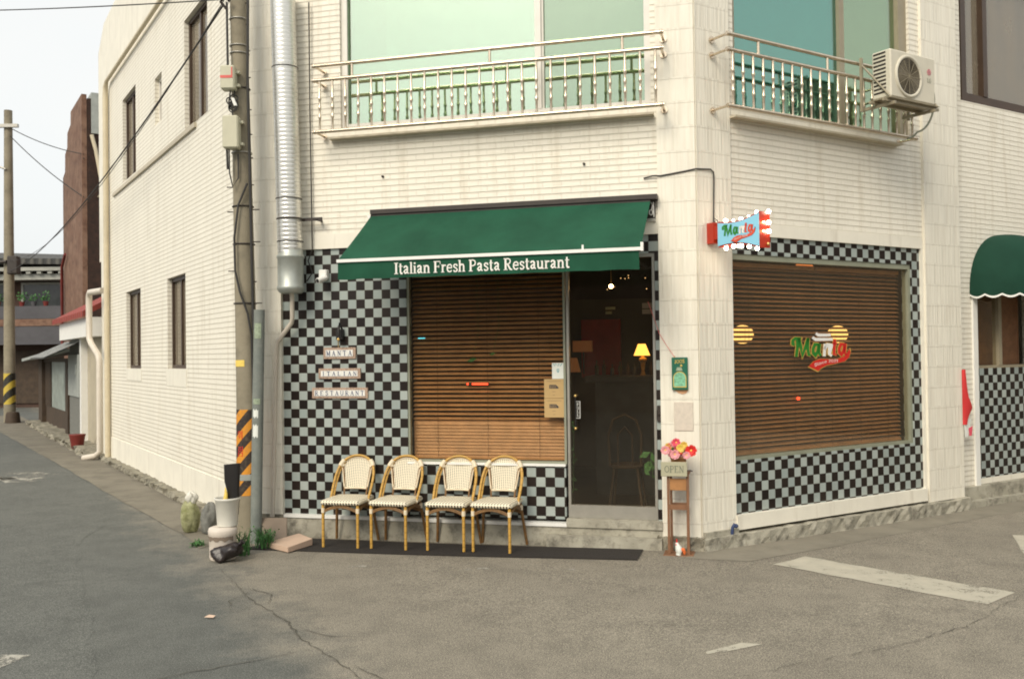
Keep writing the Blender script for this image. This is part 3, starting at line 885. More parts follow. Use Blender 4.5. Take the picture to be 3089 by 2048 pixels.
def crack(pts, w, seed):
    rnd = random.Random(seed)
    P = []
    for i in range(len(pts) - 1):
        a = Vector(pts[i]); b = Vector(pts[i + 1]); L = (b - a).length
        k = max(2, int(L / 0.045))
        for q in range(k):
            P.append(a.lerp(b, q / k) + Vector((rnd.uniform(-1, 1), rnd.uniform(-1, 1))) * 0.014)
    P.append(Vector(pts[-1]))
    vs = []; fs = []
    for i, p in enumerate(P):
        a = P[max(0, i - 1)]; b = P[min(len(P) - 1, i + 1)]
        t = (b - a).normalized(); n = Vector((-t.y, t.x))
        ww = w * 0.75 * rnd.uniform(0.15, 1.0) * (0.3 + 0.7 * math.sin(PI * (i + 0.5) / len(P)))
        for q in (p + n * ww, p - n * ww):
            vs.append((q.x, q.y, gz(q.x, q.y) + 0.0065))
    for i in range(len(P) - 1):
        fs.append((2 * i + 1, 2 * i + 3, 2 * i + 2, 2 * i))
    m = MB(FW); m.add(vs, fs)
    return m
cm = MB(FW)
for k, (pts, w) in enumerate([
    ([(-2.42, 7.66), (-2.1, 7.1), (-1.85, 6.6), (-1.45, 6.05), (-1.27, 5.65), (-1.02, 5.3), (-0.78, 4.9), (-0.6, 4.5)], 0.008),
    ([(-1.17, 5.50), (-1.5, 5.28), (-1.84, 5.05), (-2.3, 4.8), (-2.8, 4.62)], 0.008),
    ([(-1.95, 6.95), (-1.75, 6.75), (-1.70, 6.5)], 0.006),
    ([(-1.35, 5.9), (-1.15, 5.75), (-0.95, 5.7)], 0.006),
    ([(-0.9, 5.2), (-0.7, 4.95), (-0.5, 4.9), (-0.3, 4.7)], 0.006),
    ([(0.15, 5.95), (0.4, 6.15), (0.75, 6.25)], 0.004),
    ([(3.6, 6.6), (2.8, 5.8), (2.2, 5.4), (1.5, 5.1), (1.1, 4.9)], 0.005),
    ([(-1.9, 6.3), (-2.0, 6.6), (-1.9, 6.9)], 0.005),
    ([(4.9, 8.9), (4.0, 8.7), (3.0, 8.0), (2.4, 7.95)], 0.003)]):
    c = crack(pts, w, 20 + k)
    cm.add(c.v, c.f)
struct(cm.build('road_cracks', 'crack'))

def marking(name, pts, mat='mark', seed=0, jag=0.008):
    return struct(flat_poly(name, mat, pts, 0.0055 if pts[0][0] < -1.9 else 0.003, jag, 0.15, seed))
marking('road_marking', [(2.03, 7.40), (2.36, 7.69), (3.46, 6.53), (3.12, 6.24)], 'mark', 1, 0.012)
marking('road_marking', [(4.17, 7.735), (4.50, 8.54), (5.4, 8.2), (5.2, 7.4)], 'mark', 2)
marking('road_marking', [(-7.55, 13.95), (-7.10, 13.50), (-8.3, 12.6), (-8.8, 13.1)], 'mark2', 3)
marking('road_marking', [(-6.95, 13.9), (-6.55, 13.25), (-7.05, 13.05), (-7.5, 13.7)], 'mark2', 4)
marking('road_marking', [(-7.35, 14.4), (-6.75, 14.0), (-6.95, 13.85), (-7.75, 14.2)], 'mark2', 6)
marking('road_marking', [(-2.88, 5.14), (-2.80, 5.44), (-3.3, 5.50), (-3.3, 5.1)], 'mark2', 5)
marking('road_marking', [(1.08, 5.36), (1.30, 5.52), (1.42, 5.47), (1.22, 5.34), (1.10, 5.30)], 'mark', 7, 0.03)
for (x, y, s) in [(-1.28, 7.62, 0.09), (-0.30, 7.45, 0.10), (0.43, 7.35, 0.08), (0.1, 7.3, 0.05), (1.62, 5.72, 0.06), (-0.9, 7.1, 0.05), (2.9, 8.35, 0.08)]:
    marking('paint_spot', [(x - s, y - s * 0.3), (x + s, y - s * 0.15), (x + s * 0.8, y + s * 0.35), (x - s * 0.7, y + s * 0.2)], 'mark2', int(x * 10) + 50, 0.012)
m = MB(FW)
m.add([(-2.035, 6.165, gz(-2, 6) + .01), (-1.97, 6.15, gz(-2, 6) + .01), (-1.965, 6.185, gz(-2, 6) + .016), (-2.01, 6.19, gz(-2, 6) + .02)], [(0, 1, 2, 3)])
tag(m.build('paper_scrap', 'pinkfoam'), 'small pink scrap of paper lying on the dark asphalt at the lower left', 'litter')

# ================================================================ THE CORNER BUILDING
bld = thing('corner_building', 'white tiled two storey corner building with checkered shop front and green awnings', 'building')
TOP = 7.1
# --- left side wall (A)
m = MB(FA)
holesA = [(-6.45, -5.34, 1.505, 2.675), (-3.61, -2.63, 1.52, 2.67), (-6.65, -5.60, 4.40, 5.69), (-2.60, -1.53, 4.37, 5.69), (-4.28, -3.85, 4.785, 5.42)]
wallholes(m, -7.92, -0.36, 0.36, 6.22, holesA, 0.0, 0.22)
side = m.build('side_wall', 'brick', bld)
m = MB(FA)   # smooth parts: foot band, far end, top band and parapet
m.box(-7.92, -0.36, -0.012, 0.22, -0.10, 0.36)
m.box(-8.75, -7.92, -0.004, 0.22, -0.10, 6.22)
m.prism([(-8.95, 6.22), (-0.36, 6.22), (-0.36, 7.75), (-8.35, 7.42), (-8.95, 7.05)], 0.0, 0.24, 'xz')
m.box(-8.95, -8.75, 0.0, 0.22, 3.36, 6.22)
m.build('parapet', 'plaster', bld)
m = MB(FA)
m.box(-7.45, -2.04, -0.030, -0.001, 4.30, 4.355)
m.box(-5.30, -5.24, -0.034, -0.001, 4.295, 4.357)
m.build('ledge', 'ledge', bld)
# sill patches below lower side windows
part('sill_patch', 'plaster', bld, FA, (-6.46, -5.30, -0.006, -0.001, 1.33, 1.505))
part('sill_patch', 'plaster', bld, FA, (-3.70, -2.60, -0.006, -0.001, 1.30, 1.52))
for (a, b, c, d, nm) in [(-6.45, -5.34, 1.505, 2.675, 2), (-3.61, -2.63, 1.52, 2.67, 2), (-6.65, -5.60, 4.40, 5.69, 2), (-2.60, -1.53, 4.37, 5.69, 2), (-4.28, -3.85, 4.785, 5.42, 1)]:
    m = MB(FA)
    fw = 0.045
    m.box(a, a + fw, 0.055, 0.12, c, d); m.box(b - fw, b, 0.055, 0.12, c, d)
    m.box(a + fw, b - fw, 0.055, 0.12, c, c + fw); m.box(a + fw, b - fw, 0.055, 0.12, d - fw, d)
    if nm == 2:
        m.box((a + b) / 2 - 0.025, (a + b) / 2 + 0.025, 0.06, 0.115, c + fw, d - fw)
    w = m.build('window', 'brownframe' if nm == 2 else 'aluwhite', bld)
    g = MB(FA); g.box(a + fw, b - fw, 0.085, 0.09, c + fw, d - fw)
    g.build('pane', 'glassdark', w)
    g = MB(FA); g.box(a + fw, b - fw, 0.20, 0.21, c + fw, d - fw)
    g.build('curtain', 'olive', w)
# side wall pilaster face (A side of the left corner), left corner pillar B face
m = MB(FA); m.box(-0.36, -0.012, -0.015, 0.22, 0.10, TOP)
m.build('pilaster', 'rib', bld)
m = MB(FB); m.box(-0.02, 0.326, -0.022, 0.20, 0.16, TOP)
m.build('pilaster', 'rib', bld)
m = MB(FB); m.box(-0.03, 0.34, -0.03, 0.20, -0.10, 0.16)
m.build('pilaster_foot', 'plinthdark', bld)
m = MB(FA); m.box(-0.37, -0.012, -0.03, 0.2, -0.10, 0.10)
m.build('pilaster_foot', 'plinth', bld)

# --- diagonal front (B)
m = MB(FB)
wallholes(m, 0.326, 3.90, 2.80, TOP, [(0.955, 3.855, 3.77, 5.60)], 0.0, 0.18)
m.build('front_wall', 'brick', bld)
m = MB(FB); m.box(0.326, 3.90, -0.004, 0.18, 2.66, 2.80)
m.box(0.955, 3.855, -0.002, 0.12, 3.60, 3.77) if False else None
m.build('lintel', 'plaster', bld)
m = MB(FB); m.box(0.326, 1.583, 0.02, 0.14, 0.165, 2.66)
m.build('tile_panel', 'check', bld)
m = MB(FB); m.box(1.583, 3.060, 0.02, 0.14, 0.19, 0.655)
m.build('tile_panel', 'check', bld)
m = MB(FB); m.box(3.862, 3.90, 0.02, 0.16, 0.205, 2.66)
m.build('tile_panel', 'check', bld)
m = MB(FB); m.box(1.583, 3.862, 0.02, 0.14, 2.50, 2.66)
m.build('tile_panel', 'check', bld)
m = MB(FB)
m.box(0.342, 3.07, -0.035, 0.14, 0.135, 0.165); m.box(1.583, 3.06, -0.002, 0.15, 0.655, 0.675)
m.build('trim', 'white', bld)
m = MB(FB); m.box(0.342, 3.90, -0.022, 0.30, -0.12, 0.135); m.box(3.07, 3.90, -0.04, 0.25, 0.135, 0.205)
m.box(2.9, 3.90, -0.10, -0.022, -0.12, 0.07)
m.build('plinth', 'plinth', bld)

# right corner pillar: B face and C face
m = MB(FB); m.box(3.90, 4.226 - 0.004, -0.022, 0.25, 0.06, TOP)
m.build('pillar', 'rib', bld)
m = MB(FC); m.box(-0.006, 0.392, -0.018, 0.25, 0.06, TOP)
m.build('pillar', 'rib', bld)
# rough stone foot of the pillar
def rough_block(F, x0, x1, y0, y1, z0, z1, seed, nx=14, nz=4, amp=0.02):
    rnd = random.Random(seed)
    m = MB(F)
    vs = []
    for j in range(nz + 1):
        for i in range(nx + 1):
            x = x0 + (x1 - x0) * i / nx; z = z0 + (z1 - z0) * j / nz
            e = rnd.uniform(-amp, amp)
            vs.append((x, y0 + e, z + (rnd.uniform(-amp, amp) * 0.6 if j == nz else 0)))
    fs = []
    for j in range(nz):
        for i in range(nx):
            a = j * (nx + 1) + i
            fs.append((a, a + 1, a + nx + 2, a + nx + 1))
    m.add(vs, fs)
    top = [vs[nz * (nx + 1) + i] for i in range(nx + 1)]
    back = [(p[0], y1, p[2]) for p in top]
    m.add(top + back, [(i, i + 1, nx + 2 + i, nx + 1 + i) for i in range(nx)])
    l = [vs[j * (nx + 1)] for j in range(nz + 1)]; r = [vs[j * (nx + 1) + nx] for j in range(nz + 1)]
    m.add(l + [(p[0], y1, p[2]) for p in l], [(j + 1, j, nz + 1 + j, nz + 2 + j) for j in range(nz)])
    m.add(r + [(p[0], y1, p[2]) for p in r], [(j, j + 1, nz + 2 + j, nz + 1 + j) for j in range(nz)])
    return m
rough_block(FB, 3.86, 4.25, -0.075, 0.1, -0.12, 0.085, 3, 12, 5, 0.014).build('pillar_foot', 'plinthdark', bld)
rough_block(FC, -0.04, 3.76, -0.085, 0.1, -0.14, 0.075, 4, 60, 4, 0.010).build('plinth', 'plinth', bld)
m = MB(FC); m.box(0.0, 0.392, -0.045, -0.0185, 0.06, 0.12)
m.build('pillar_foot', 'plinth', bld)

# --- right side (C)
m = MB(FC)
wallholes(m, 0.392, 3.12, 2.78, TOP, [(0.46, 2.96, 3.77, 5.60)], 0.0, 0.18)
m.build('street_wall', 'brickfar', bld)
m = MB(FC); m.box(0.392, 3.12, -0.006, 0.18, 2.665, 2.78); m.box(3.085, 3.12, -0.006, 0.18, 0.16, 2.665)
m.build('lintel', 'plaster', bld)
m = MB(FC); m.box(3.12, 3.72, -0.03, 0.2, 0.08, TOP)
m.build('pilaster', 'rib', bld)
m = MB(FC)
wallholes(m, 3.72, 8.0, 0.16, TOP, [(3.93, 6.2, 4.32, 5.9), (4.13, 5.35, 0.16, 2.30)], 0.06, 0.24)
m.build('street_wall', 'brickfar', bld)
m = MB(FC); m.box(3.72, 8.0, 0.02, 0.24, -0.12, 0.16); m.box(3.72, 8.0, -0.06, 0.02, -0.12, 0.02)
m.build('plinth', 'plinth', bld)
m = MB(FC)   # tiled surround of the side window: top, right, bottom
m.box(0.392, 3.085, 0.02, 0.13, 2.50, 2.665); m.box(2.945, 3.085, 0.02, 0.13, 0.69, 2.50); m.box(0.392, 3.085, 0.02, 0.13, 0.16, 0.69)
m.build('tile_panel', 'check2', bld)
m = MB(FC); m.box(0.392, 3.085, -0.03, 0.14, 0.10, 0.225)
m.build('sill', 'plaster', bld)
m = MB(FC); m.box(4.05, 4.13, 0.04, 0.20, 0.16, 2.30)
m.build('trim', 'white', bld)
m = MB(FC); m.box(4.13, 5.35, 0.10, 0.2, 0.22, 1.42)
m.build('tile_panel', 'check2', bld)
m = MB(FC); m.box(4.13, 5.35, 0.10, 0.2, 0.16, 0.22)
m.build('trim', 'plaster', bld)
# roof slab and hidden back so that light does not leak into the rooms
m = MB(FW)
pB = FB @ Vector((0, 0.1, 0)); 
poly = [A2W(-8.9, 0.1), A2W(0, 0.05), B2W(0.02, 0.05), B2W(4.2, 0.05), C2W(0.05, 0.05), C2W(8.0, 0.1), C2W(8.0, 7.0), A2W(-8.9, 7.5)]
m.prism(poly, 6.9, 7.05, 'xy')
m.prism(poly, 3.15, 3.30, 'xy')
m.build('roof', 'ledge', bld)
m = MB(FC); m.box(7.99, 8.1, 0.1, 7.0, -0.1, 6.9)
m.build('end_wall', 'plaster', bld)
m = MB(FA); m.box(-8.95, -8.85, 0.24, 7.0, -0.1, 6.9)
m.build('end_wall', 'plaster', bld)

# --- ground floor room seen through the glass
m = MB(FW)
bk1, bk2 = B2W(-0.4, 3.6), B2W(6.2, 3.6)
rp = [B2W(0.15, 0.16), B2W(4.0, 0.16), C2W(0.3, 0.16), C2W(3.4, 0.16), C2W(3.4, 3.4), B2W(0.15, 3.6)]
def wallseg(m, a, b, z0, z1, t=0.05):
    a = Vector(a); b = Vector(b); d = (b - a).normalized(); n = Vector((-d.y, d.x)) * t
    m.add([(a.x, a.y, z0), (b.x, b.y, z0), (b.x, b.y, z1), (a.x, a.y, z1), (a.x + n.x, a.y + n.y, z0), (b.x + n.x, b.y + n.y, z0), (b.x + n.x, b.y + n.y, z1), (a.x + n.x, a.y + n.y, z1)],
          [(0, 1, 2, 3), (7, 6, 5, 4), (0, 3, 7, 4), (1, 5, 6, 2), (3, 2, 6, 7), (0, 4, 5, 1)])
for i in (3, 4, 5):
    wallseg(m, rp[i], rp[(i + 1) % 6], 0.1, 3.0)
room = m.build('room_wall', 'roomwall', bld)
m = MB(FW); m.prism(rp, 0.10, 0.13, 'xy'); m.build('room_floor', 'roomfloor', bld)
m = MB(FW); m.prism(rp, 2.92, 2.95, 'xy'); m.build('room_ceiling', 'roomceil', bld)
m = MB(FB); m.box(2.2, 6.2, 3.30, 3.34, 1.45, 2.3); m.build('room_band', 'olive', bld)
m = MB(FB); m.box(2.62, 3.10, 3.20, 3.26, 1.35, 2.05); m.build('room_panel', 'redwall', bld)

# --- shop window, front
def frame_rect(m, x0, x1, z0, z1, fw, y0, y1, fwt=None, fwb=None):
    t = fwt or fw; b = fwb or fw
    m.box(x0, x0 + fw, y0, y1, z0, z1); m.box(x1 - fw, x1, y0, y1, z0, z1)
    m.box(x0 + fw, x1 - fw, y0, y1, z0, z0 + b); m.box(x0 + fw, x1 - fw, y0, y1, z1 - t, z1)
m = MB(FB); frame_rect(m, 1.583, 3.068, 0.675, 2.50, 0.02, 0.03, 0.075)
w = m.build('window', 'greyframe', bld)
m = MB(FB); m.box(1.603, 3.048, 0.048, 0.054, 0.695, 2.48); m.build('pane', 'glass', w)
# side window
m = MB(FC); frame_rect(m, 0.395, 2.945, 0.69, 2.50, 0.035, 0.03, 0.10, 0.05, 0.03)
w = m.build('window', 'greyframe', bld)
m = MB(FC); m.box(0.43, 2.91, 0.058, 0.064, 0.72, 2.45); m.build('pane', 'glass', w)
# window beside the arch awning
m = MB(FC); frame_rect(m, 4.14, 5.30, 1.42, 2.28, 0.03, 0.10, 0.16); m.box(4.62, 4.68, 0.095, 0.17, 1.45, 2.25)
w = m.build('window', 'tanframe', bld)
m = MB(FC); m.box(4.17, 4.62, 0.13, 0.135, 1.45, 2.25); m.build('pane', 'glass', w)
m = MB(FC); m.box(4.17, 5.27, 0.24, 0.25, 1.45, 2.25); m.build('blind', 'wood', w)
# upper window, front
m = MB(FB); frame_rect(m, 0.955, 3.855, 3.77, 5.60, 0.055, 0.03, 0.12)
m.box(2.83, 2.885, 0.025, 0.11, 3.825, 5.545); m.box(2.885, 2.905, 0.05, 0.11, 3.825, 5.545); m.box(0.99, 1.02, 0.02, 0.03, 3.80, 5.57)
w = m.build('window', 'aluwhite', bld)
m = MB(FB); m.box(1.01, 2.83, 0.062, 0.068, 3.825, 5.545); m.build('pane', 'glassB', w)
m = MB(FB); m.box(2.905, 3.80, 0.078, 0.084, 3.825, 5.545); m.build('pane', 'glassB2', w)
m = MB(FB); m.box(1.38, 2.83, 0.115, 0.12, 3.825, 5.545); m.build('curtain', 'roomgreen', w)
m = MB(FB); m.box(1.01, 1.38, 0.130, 0.135, 3.825, 5.545); m.box(2.905, 3.80, 0.15, 0.155, 3.825, 5.545); m.build('curtain', 'roomgrey', w)
# upper window, right side
m = MB(FC); frame_rect(m, 0.46, 2.96, 3.77, 5.60, 0.05, 0.03, 0.12)
m.box(1.915, 1.985, 0.025, 0.11, 3.82, 5.55); m.box(2.83, 2.91, 0.028, 0.11, 3.82, 5.55)
w = m.build('window', 'tanframe', bld)
m = MB(FC); m.box(0.51, 1.915, 0.062, 0.068, 3.82, 5.55); m.build('pane', 'glassC', w)
m = MB(FC); m.box(1.985, 2.83, 0.078, 0.084, 3.82, 5.55); m.build('pane', 'glassB2', w)
m = MB(FC); m.box(0.51, 1.915, 0.13, 0.135, 3.82, 5.55); m.build('curtain', 'roomteal', w)
m = MB(FC); m.box(1.985, 2.83, 0.15, 0.155, 3.82, 5.55); m.build('curtain', 'roomgrey', w)
# upper window far right
m = MB(FC); frame_rect(m, 4.02, 6.15, 4.34, 5.85, 0.09, 0.10, 0.20); m.box(4.42, 4.50, 0.09, 0.19, 4.43, 5.76)
w = m.build('window', 'brownframe', bld)
m = MB(FC); m.box(4.11, 6.06, 0.155, 0.16, 4.43, 5.76); m.build('pane', 'glassdark', w)
m = MB(FC); m.box(4.11, 6.06, 0.21, 0.22, 4.43, 5.76); m.build('curtain', 'roomgrey', w)
m = MB(FC); m.box(3.93, 4.02, 0.20, 0.24, 4.32, 5.9); m.build('reveal', 'aluwhite', w)

# --- glass door
door = MB(FB); frame_rect(door, 3.078, 3.858, 0.207, 2.50, 0.022, 0.03, 0.085, 0.03, 0.11)
door = door.build('door', 'alu', bld)
m = MB(FB); m.box(3.10, 3.836, 0.052, 0.060, 0.317, 2.47); m.build('pane', 'glass', door)
m = MB(FB)
for z in (1.275, 0.99):
    m.tube([(3.158, 0.05, z), (3.158, 0.0, z)], 0.008, 8)
    m.ball((3.158, -0.005, z), 0.013, 10, 6)
m.slot = 1
m.tube([(3.158, -0.005, 1.0), (3.158, -0.005, 1.265)], 0.005, 8)
m.build('handle', ['brass', 'black'], door)
m = MB(FB); frame_rect(m, 3.148, 3.190, 1.075, 1.225, 0.005, 0.046, 0.049)
for i, ch in enumerate('PULL'):
    letters(m, ch, 3.158, 3.181, 1.185 - i * 0.031, 0.024, 0.049, t=0.002, thick=1.1)
m.build('push_plate', 'white', door)

# --- balcony ledges and railings
def railing(F, x0, x1, n, posts, zs=(3.71, 4.185, 4.318), y=-0.22):
    r = MB(F)
    zb, zm, zt = zs
    for z in zs:
        r.tube([(x0 - 0.02, y, z), (x1 + 0.02, y, z)], 0.0175, 10)
    rails = r.build('railing', 'steel', bld)
    for x in (x0, x1):
        for z in zs:
            k = MB(F)
            k.tube([(x, y, z), (x, -0.03, z)], 0.0115, 8)
            k.lathe([(0.03, 0), (0.03, 0.008), (0.014, 0.012)], (x, -0.035, z), 12, 'y')
            k.ball((x, y, z), 0.022, 10, 6)
            k.build('bracket', 'steel', rails)
    for x in posts:
        p = MB(F); p.tube([(x, y, zm), (x, y, zt)], 0.013, 8)
        p.build('post', 'steel', rails)
    first = None
    for i in range(n):
        x = x0 + 0.05 + (x1 - x0 - 0.1) * i / (n - 1)
        if first is None:
            b = MB(F); h = zm - zb
            prof = [(0.011, 0)]
            for q in (0.28, 0.46, 0.64):
                prof += [(0.011, h * q - 0.02), (0.0155, h * q - 0.007), (0.0155, h * q + 0.007), (0.011, h * q + 0.02)]
            prof += [(0.011, h)]
            b.lathe(prof, (x, y, zb), 8)
            first = b.build('baluster', 'steel', rails)
            fx = x
        else:
            c = first.copy(); sc.collection.objects.link(c); c.parent = rails
            c.matrix_basis = Matrix.Translation((x - fx, 0, 0))
    return rails
part('balcony_ledge', 'ledge', bld, FB, (0.86, 3.88, -0.085, -0.001, 3.672, 3.690))
part('balcony_ledge', 'ledge', bld, FC, (0.393, 2.72, -0.085, -0.001, 3.672, 3.690))
railing(FB, 0.80, 3.97, 25, [1.175, 2.48, 3.645])
railing(FC, 0.18, 2.72, 21, [0.54, 1.43, 2.30])

# --- pipes on the building
m = MB(FA)
m.tube([(-7.87, -0.06, -0.08), (-7.87, -0.06, 6.05), (-7.84, -0.06, 6.20), (-7.74, -0.06, 6.265), (-0.6, -0.06, 6.265)], [0.045, 0.045, 0.04, 0.032, 0.032], 10)
m.build('downpipe', 'creampipe', bld)
m = MB(FA)
m.tube([(-8.0, -0.10, 2.80), (-8.55, -0.22, 2.80), (-8.64, -0.22, 2.76), (-8.66, -0.22, 2.68), (-8.66, -0.22, 2.02), (-8.58, -0.20, 1.92), (-8.24, -0.14, 1.72), (-8.18, -0.13, 1.62), (-8.18, -0.13, 0.10), (-8.22, -0.20, 0.02), (-8.40, -0.36, -0.02)], 0.052, 10)
m.build('drain_pipe', 'pvc', bld)
m = MB(FB)
m.tube([(0.508, -0.16, 2.27), (0.508, -0.14, 2.22), (0.487, -0.10, 2.02), (0.47, -0.08, 1.97), (0.315, -0.06, 1.80), (0.292, -0.055, 1.74), (0.235, -0.055, 0.14)], 0.021, 10)
m.build('drain_pipe', 'pvc', bld)
# conduit on the pillar
m = MB(FW)
def PB(x, y, z): return FB @ Vector((x, y, z))
def PC(x, y, z): return FC @ Vector((x, y, z))
m.tube([PB(3.784, -0.012, 3.14), PB(3.86, -0.02, 3.155), PB(3.93, -0.03, 3.150), PB(4.05, -0.03, 3.165), PB(4.19, -0.03, 3.185), PB(4.226, -0.035, 3.19), PC(0.14, -0.03, 3.20), PC(0.175, -0.03, 3.18), PC(0.178, -0.03, 3.12), PC(0.166, -0.03, 2.74)], 0.0065, 6)
m.build('conduit', 'cable', bld)

# ================================================================ THINGS ON THE FRONT
# --- spiral duct
duct = thing('spiral_duct', 'shiny galvanised spiral duct running down the wall beside the utility pole', 'duct', FB, (0.50, -0.16, 2.6))
m = MB(FB)
prof = []
for i in range(62):
    z = 2.62 + i * 0.040
    prof += [(0.1150, z), (0.1168, z + 0.003), (0.1168, z + 0.006), (0.1150, z + 0.009)]
pts = []
m.lathe([(r, z) for r, z in prof], (0.0, 0, 0), 24)
# slight lean of the duct
m.v = [Vector((0.505 - (v.z - 2.6) * 0.022 + v.x, -0.16 + v.y, v.z)) for v in m.v]
m.build('duct_pipe', 'galv', duct)
m = MB(FB)
m.lathe([(0.10, 2.24), (0.118, 2.26), (0.128, 2.28), (0.128, 2.30), (0.120, 2.31), (0.120, 2.56), (0.128, 2.57), (0.128, 2.59), (0.116, 2.60), (0.114, 2.64)], (0.508, -0.16, 0), 24)
m.build('collector', 'galvbox', duct)
m = MB(FB)
m.tube([(0.508 + 0.121 * math.cos(a), -0.16 + 0.121 * math.sin(a), 2.93) for a in [i * PI / 10 for i in range(20)]], 0.008, 6, close=True)
m.box(0.60, 0.80, -0.10, -0.085, 2.915, 2.945); m.box(0.74, 0.76, -0.10, 0.0, 2.915, 2.93)
m.build('bracket', 'darkmetal', duct)
for z in (2.72, 3.12, 4.35):
    m = MB(FB); m.tube([(0.508 - (z - 2.6) * 0.022 + 0.120 * math.cos(a), -0.16 + 0.120 * math.sin(a), z) for a in [i * PI / 10 for i in range(20)]], 0.004, 6, close=True)
    m.build('strap', 'darkmetal', duct)
m = MB(FB)
m.tube([(0.66, -0.04, 4.99), (0.655, -0.03, 4.0), (0.665, -0.03, 2.66), (0.62, -0.03, 2.55), (0.66, -0.02, 2.44), (0.60, -0.02, 2.36)], 0.006, 6)
m.build('wire', 'cable', duct)

# --- awning
aw = thing('awning', 'green canvas awning with white lettering over the restaurant window and door', 'awning', FB, (2.56, 0, 2.95))
AX0, AX1 = 1.29, 3.846
m = MB(FB)
m.box(AX0, 3.905, -0.115, 0.0, 2.945, 2.985); m.box(AX0, AX1, -0.10, 0.0, 2.905, 2.9449)
m.build('cassette', 'darkmetal', aw)
m = MB(FB)   # canvas with a slight belly and soft cross folds
nx, ny = 40, 14
vs = []; fs = []
def canvas(u, v):
    x = AX0 + (AX1 - AX0) * u
    y = -0.10 - 0.70 * v
    z = 2.925 + (2.462 - 2.925) * v - 0.018 * math.sin(PI * v) * (0.6 + 0.4 * math.sin(PI * u)) + (0.0045 * math.sin(u * 31 + 2 * v) + 0.003 * math.sin(u * 71 + 1) * v) * math.sin(PI * min(1, v + 0.05)) - 0.006 * math.sin(PI * ((u * 3) % 1.0)) * v
    return (x, y, z)
for j in range(ny + 1):
    for i in range(nx + 1): vs.append(canvas(i / nx, j / ny))
for j in range(ny):
    for i in range(nx):
        a = j * (nx + 1) + i; fs.append((a, a + nx + 1, a + nx + 2, a + 1))
m.smooth = True; m.add(vs, fs)
m.add([(p[0], p[1], p[2] - 0.004) for p in vs], [tuple(reversed(f)) for f in fs])
m.build('canopy', 'awning', aw)
m = MB(FB); vs = []; fs = []
for j in range(5):
    for i in range(nx * 2 + 1):
        u = i / (nx * 2); v = j / 4
        vs.append((AX0 + (AX1 - 0.015 - AX0) * u, -0.806 + 0.006 * math.sin(u * 60) * v + (0.02 * v * max(0, (u - 0.93) / 0.07)), 2.438 - 0.145 * v - 0.002 * math.sin(u * 45) * v))
for j in range(4):
    for i in range(nx * 2):
        a = j * (nx * 2 + 1) + i; fs.append((a, a + nx * 2 + 1, a + nx * 2 + 2, a + 1))
m.smooth = True; m.add(vs, fs); m.add([(p[0], p[1] + 0.003, p[2]) for p in vs], [tuple(reversed(f)) for f in fs])
m.build('valance', 'awning', aw)
m = MB(FB); m.box(AX0 - 0.005, AX1 + 0.012, -0.822, -0.79, 2.437, 2.463); m.box(AX1 + 0.0, AX1 + 0.02, -0.825, -0.787, 2.432, 2.50)
m.box(3.38, 3.395, -0.80, -0.79, 2.463, 2.50)
m.build('front_bar', 'white', aw)
m = MB(FB)
letters(m, 'Italian Fresh Pasta Restaurant', 1.80, 3.285, 2.322, 0.094, -0.812, t=0.002, thick=1.05)
m.build('lettering', 'wfabric', aw)
m = MB(FB)
for x in (1.42, 3.70):
    m.tube([(x, -0.05, 2.88), (x + (0.25 if x < 2 else -0.25), -0.42, 2.66), (x, -0.79, 2.445)], 0.014, 8)
m.build('arm', 'white', aw)
m = MB(FB)   # folding mechanism at the right end: plate, coil of pale cable, grey bar, block
m.box(3.80, 3.88, -0.01, -0.005, 2.78, 2.94)
m.slot = 1
m.box(3.79, 3.878, -0.03, -0.001, 2.765, 2.79)
m.slot = 2
m.tube([(3.845 + 0.014 * math.cos(a), -0.04, 2.84 + 0.022 * math.sin(a)) for a in [i * PI / 8 for i in range(16)]], 0.0045, 6, close=True)
m.tube([(3.80, -0.03, 2.92), (3.82, -0.04, 2.90), (3.845, -0.04, 2.93), (3.86, -0.04, 2.90), (3.85, -0.04, 2.86)], 0.005, 6)
m.tube([(3.865, -0.03, 2.93), (3.868, -0.03, 2.80)], 0.005, 6)
m.build('motor', ['darkmetal', 'alu', 'white'], aw)
m = MB(FB); m.prism([(1.255, 2.935), (1.29, 2.935), (1.29, 2.88)], -0.11, -0.004, 'xz')
m.build('end_cap', 'white', aw)

# --- arched awning at the right edge
aw2 = thing('arch_awning', 'dark green domed awning with scalloped white trimmed edge at the right', 'awning', FC, (4.66, 0.06, 2.2))
m = MB(FC)
cx, a_, b_, h_ = 4.70, 0.68, 0.55, 0.64
NU, NV = 36, 12
def dome(u, v):   # u 0..1 around front, v 0..1 up
    ph = PI * u; th = PI / 2 * v
    return (cx - a_ * math.cos(ph) * math.cos(th) ** 0.8, 0.058 - b_ * math.sin(ph) * math.cos(th) ** 0.8, 2.26 + h_ * math.sin(th))
vs = [dome(i / NU, j / NV) for j in range(NV + 1) for i in range(NU + 1)]
fs = [(j * (NU + 1) + i, (j + 1) * (NU + 1) + i, (j + 1) * (NU + 1) + i + 1, j * (NU + 1) + i + 1) for j in range(NV) for i in range(NU)]
m.smooth = True; m.add(vs, [f[::-1] for f in fs]); m.build('canopy', 'awningdark', aw2)
m = MB(FC); m.smooth = True
S = 120
def sc_z(u): return 2.205 - 0.030 * abs(math.sin(u * PI * 11))
top = [dome(i / S, 0) for i in range(S + 1)]
low = [(p[0], p[1], sc_z(i / S) + 0.02) for i, p in enumerate(top)]
low2 = [(p[0], p[1], sc_z(i / S)) for i, p in enumerate(top)]
m.add(top + low, [(i, i + 1, S + 2 + i, S + 1 + i) for i in range(S)])
m.slot = 1
m.add(low + low2, [(i, i + 1, S + 2 + i, S + 1 + i) for i in range(S)])
m.build('valance', ['awningdark', 'white'], aw2)

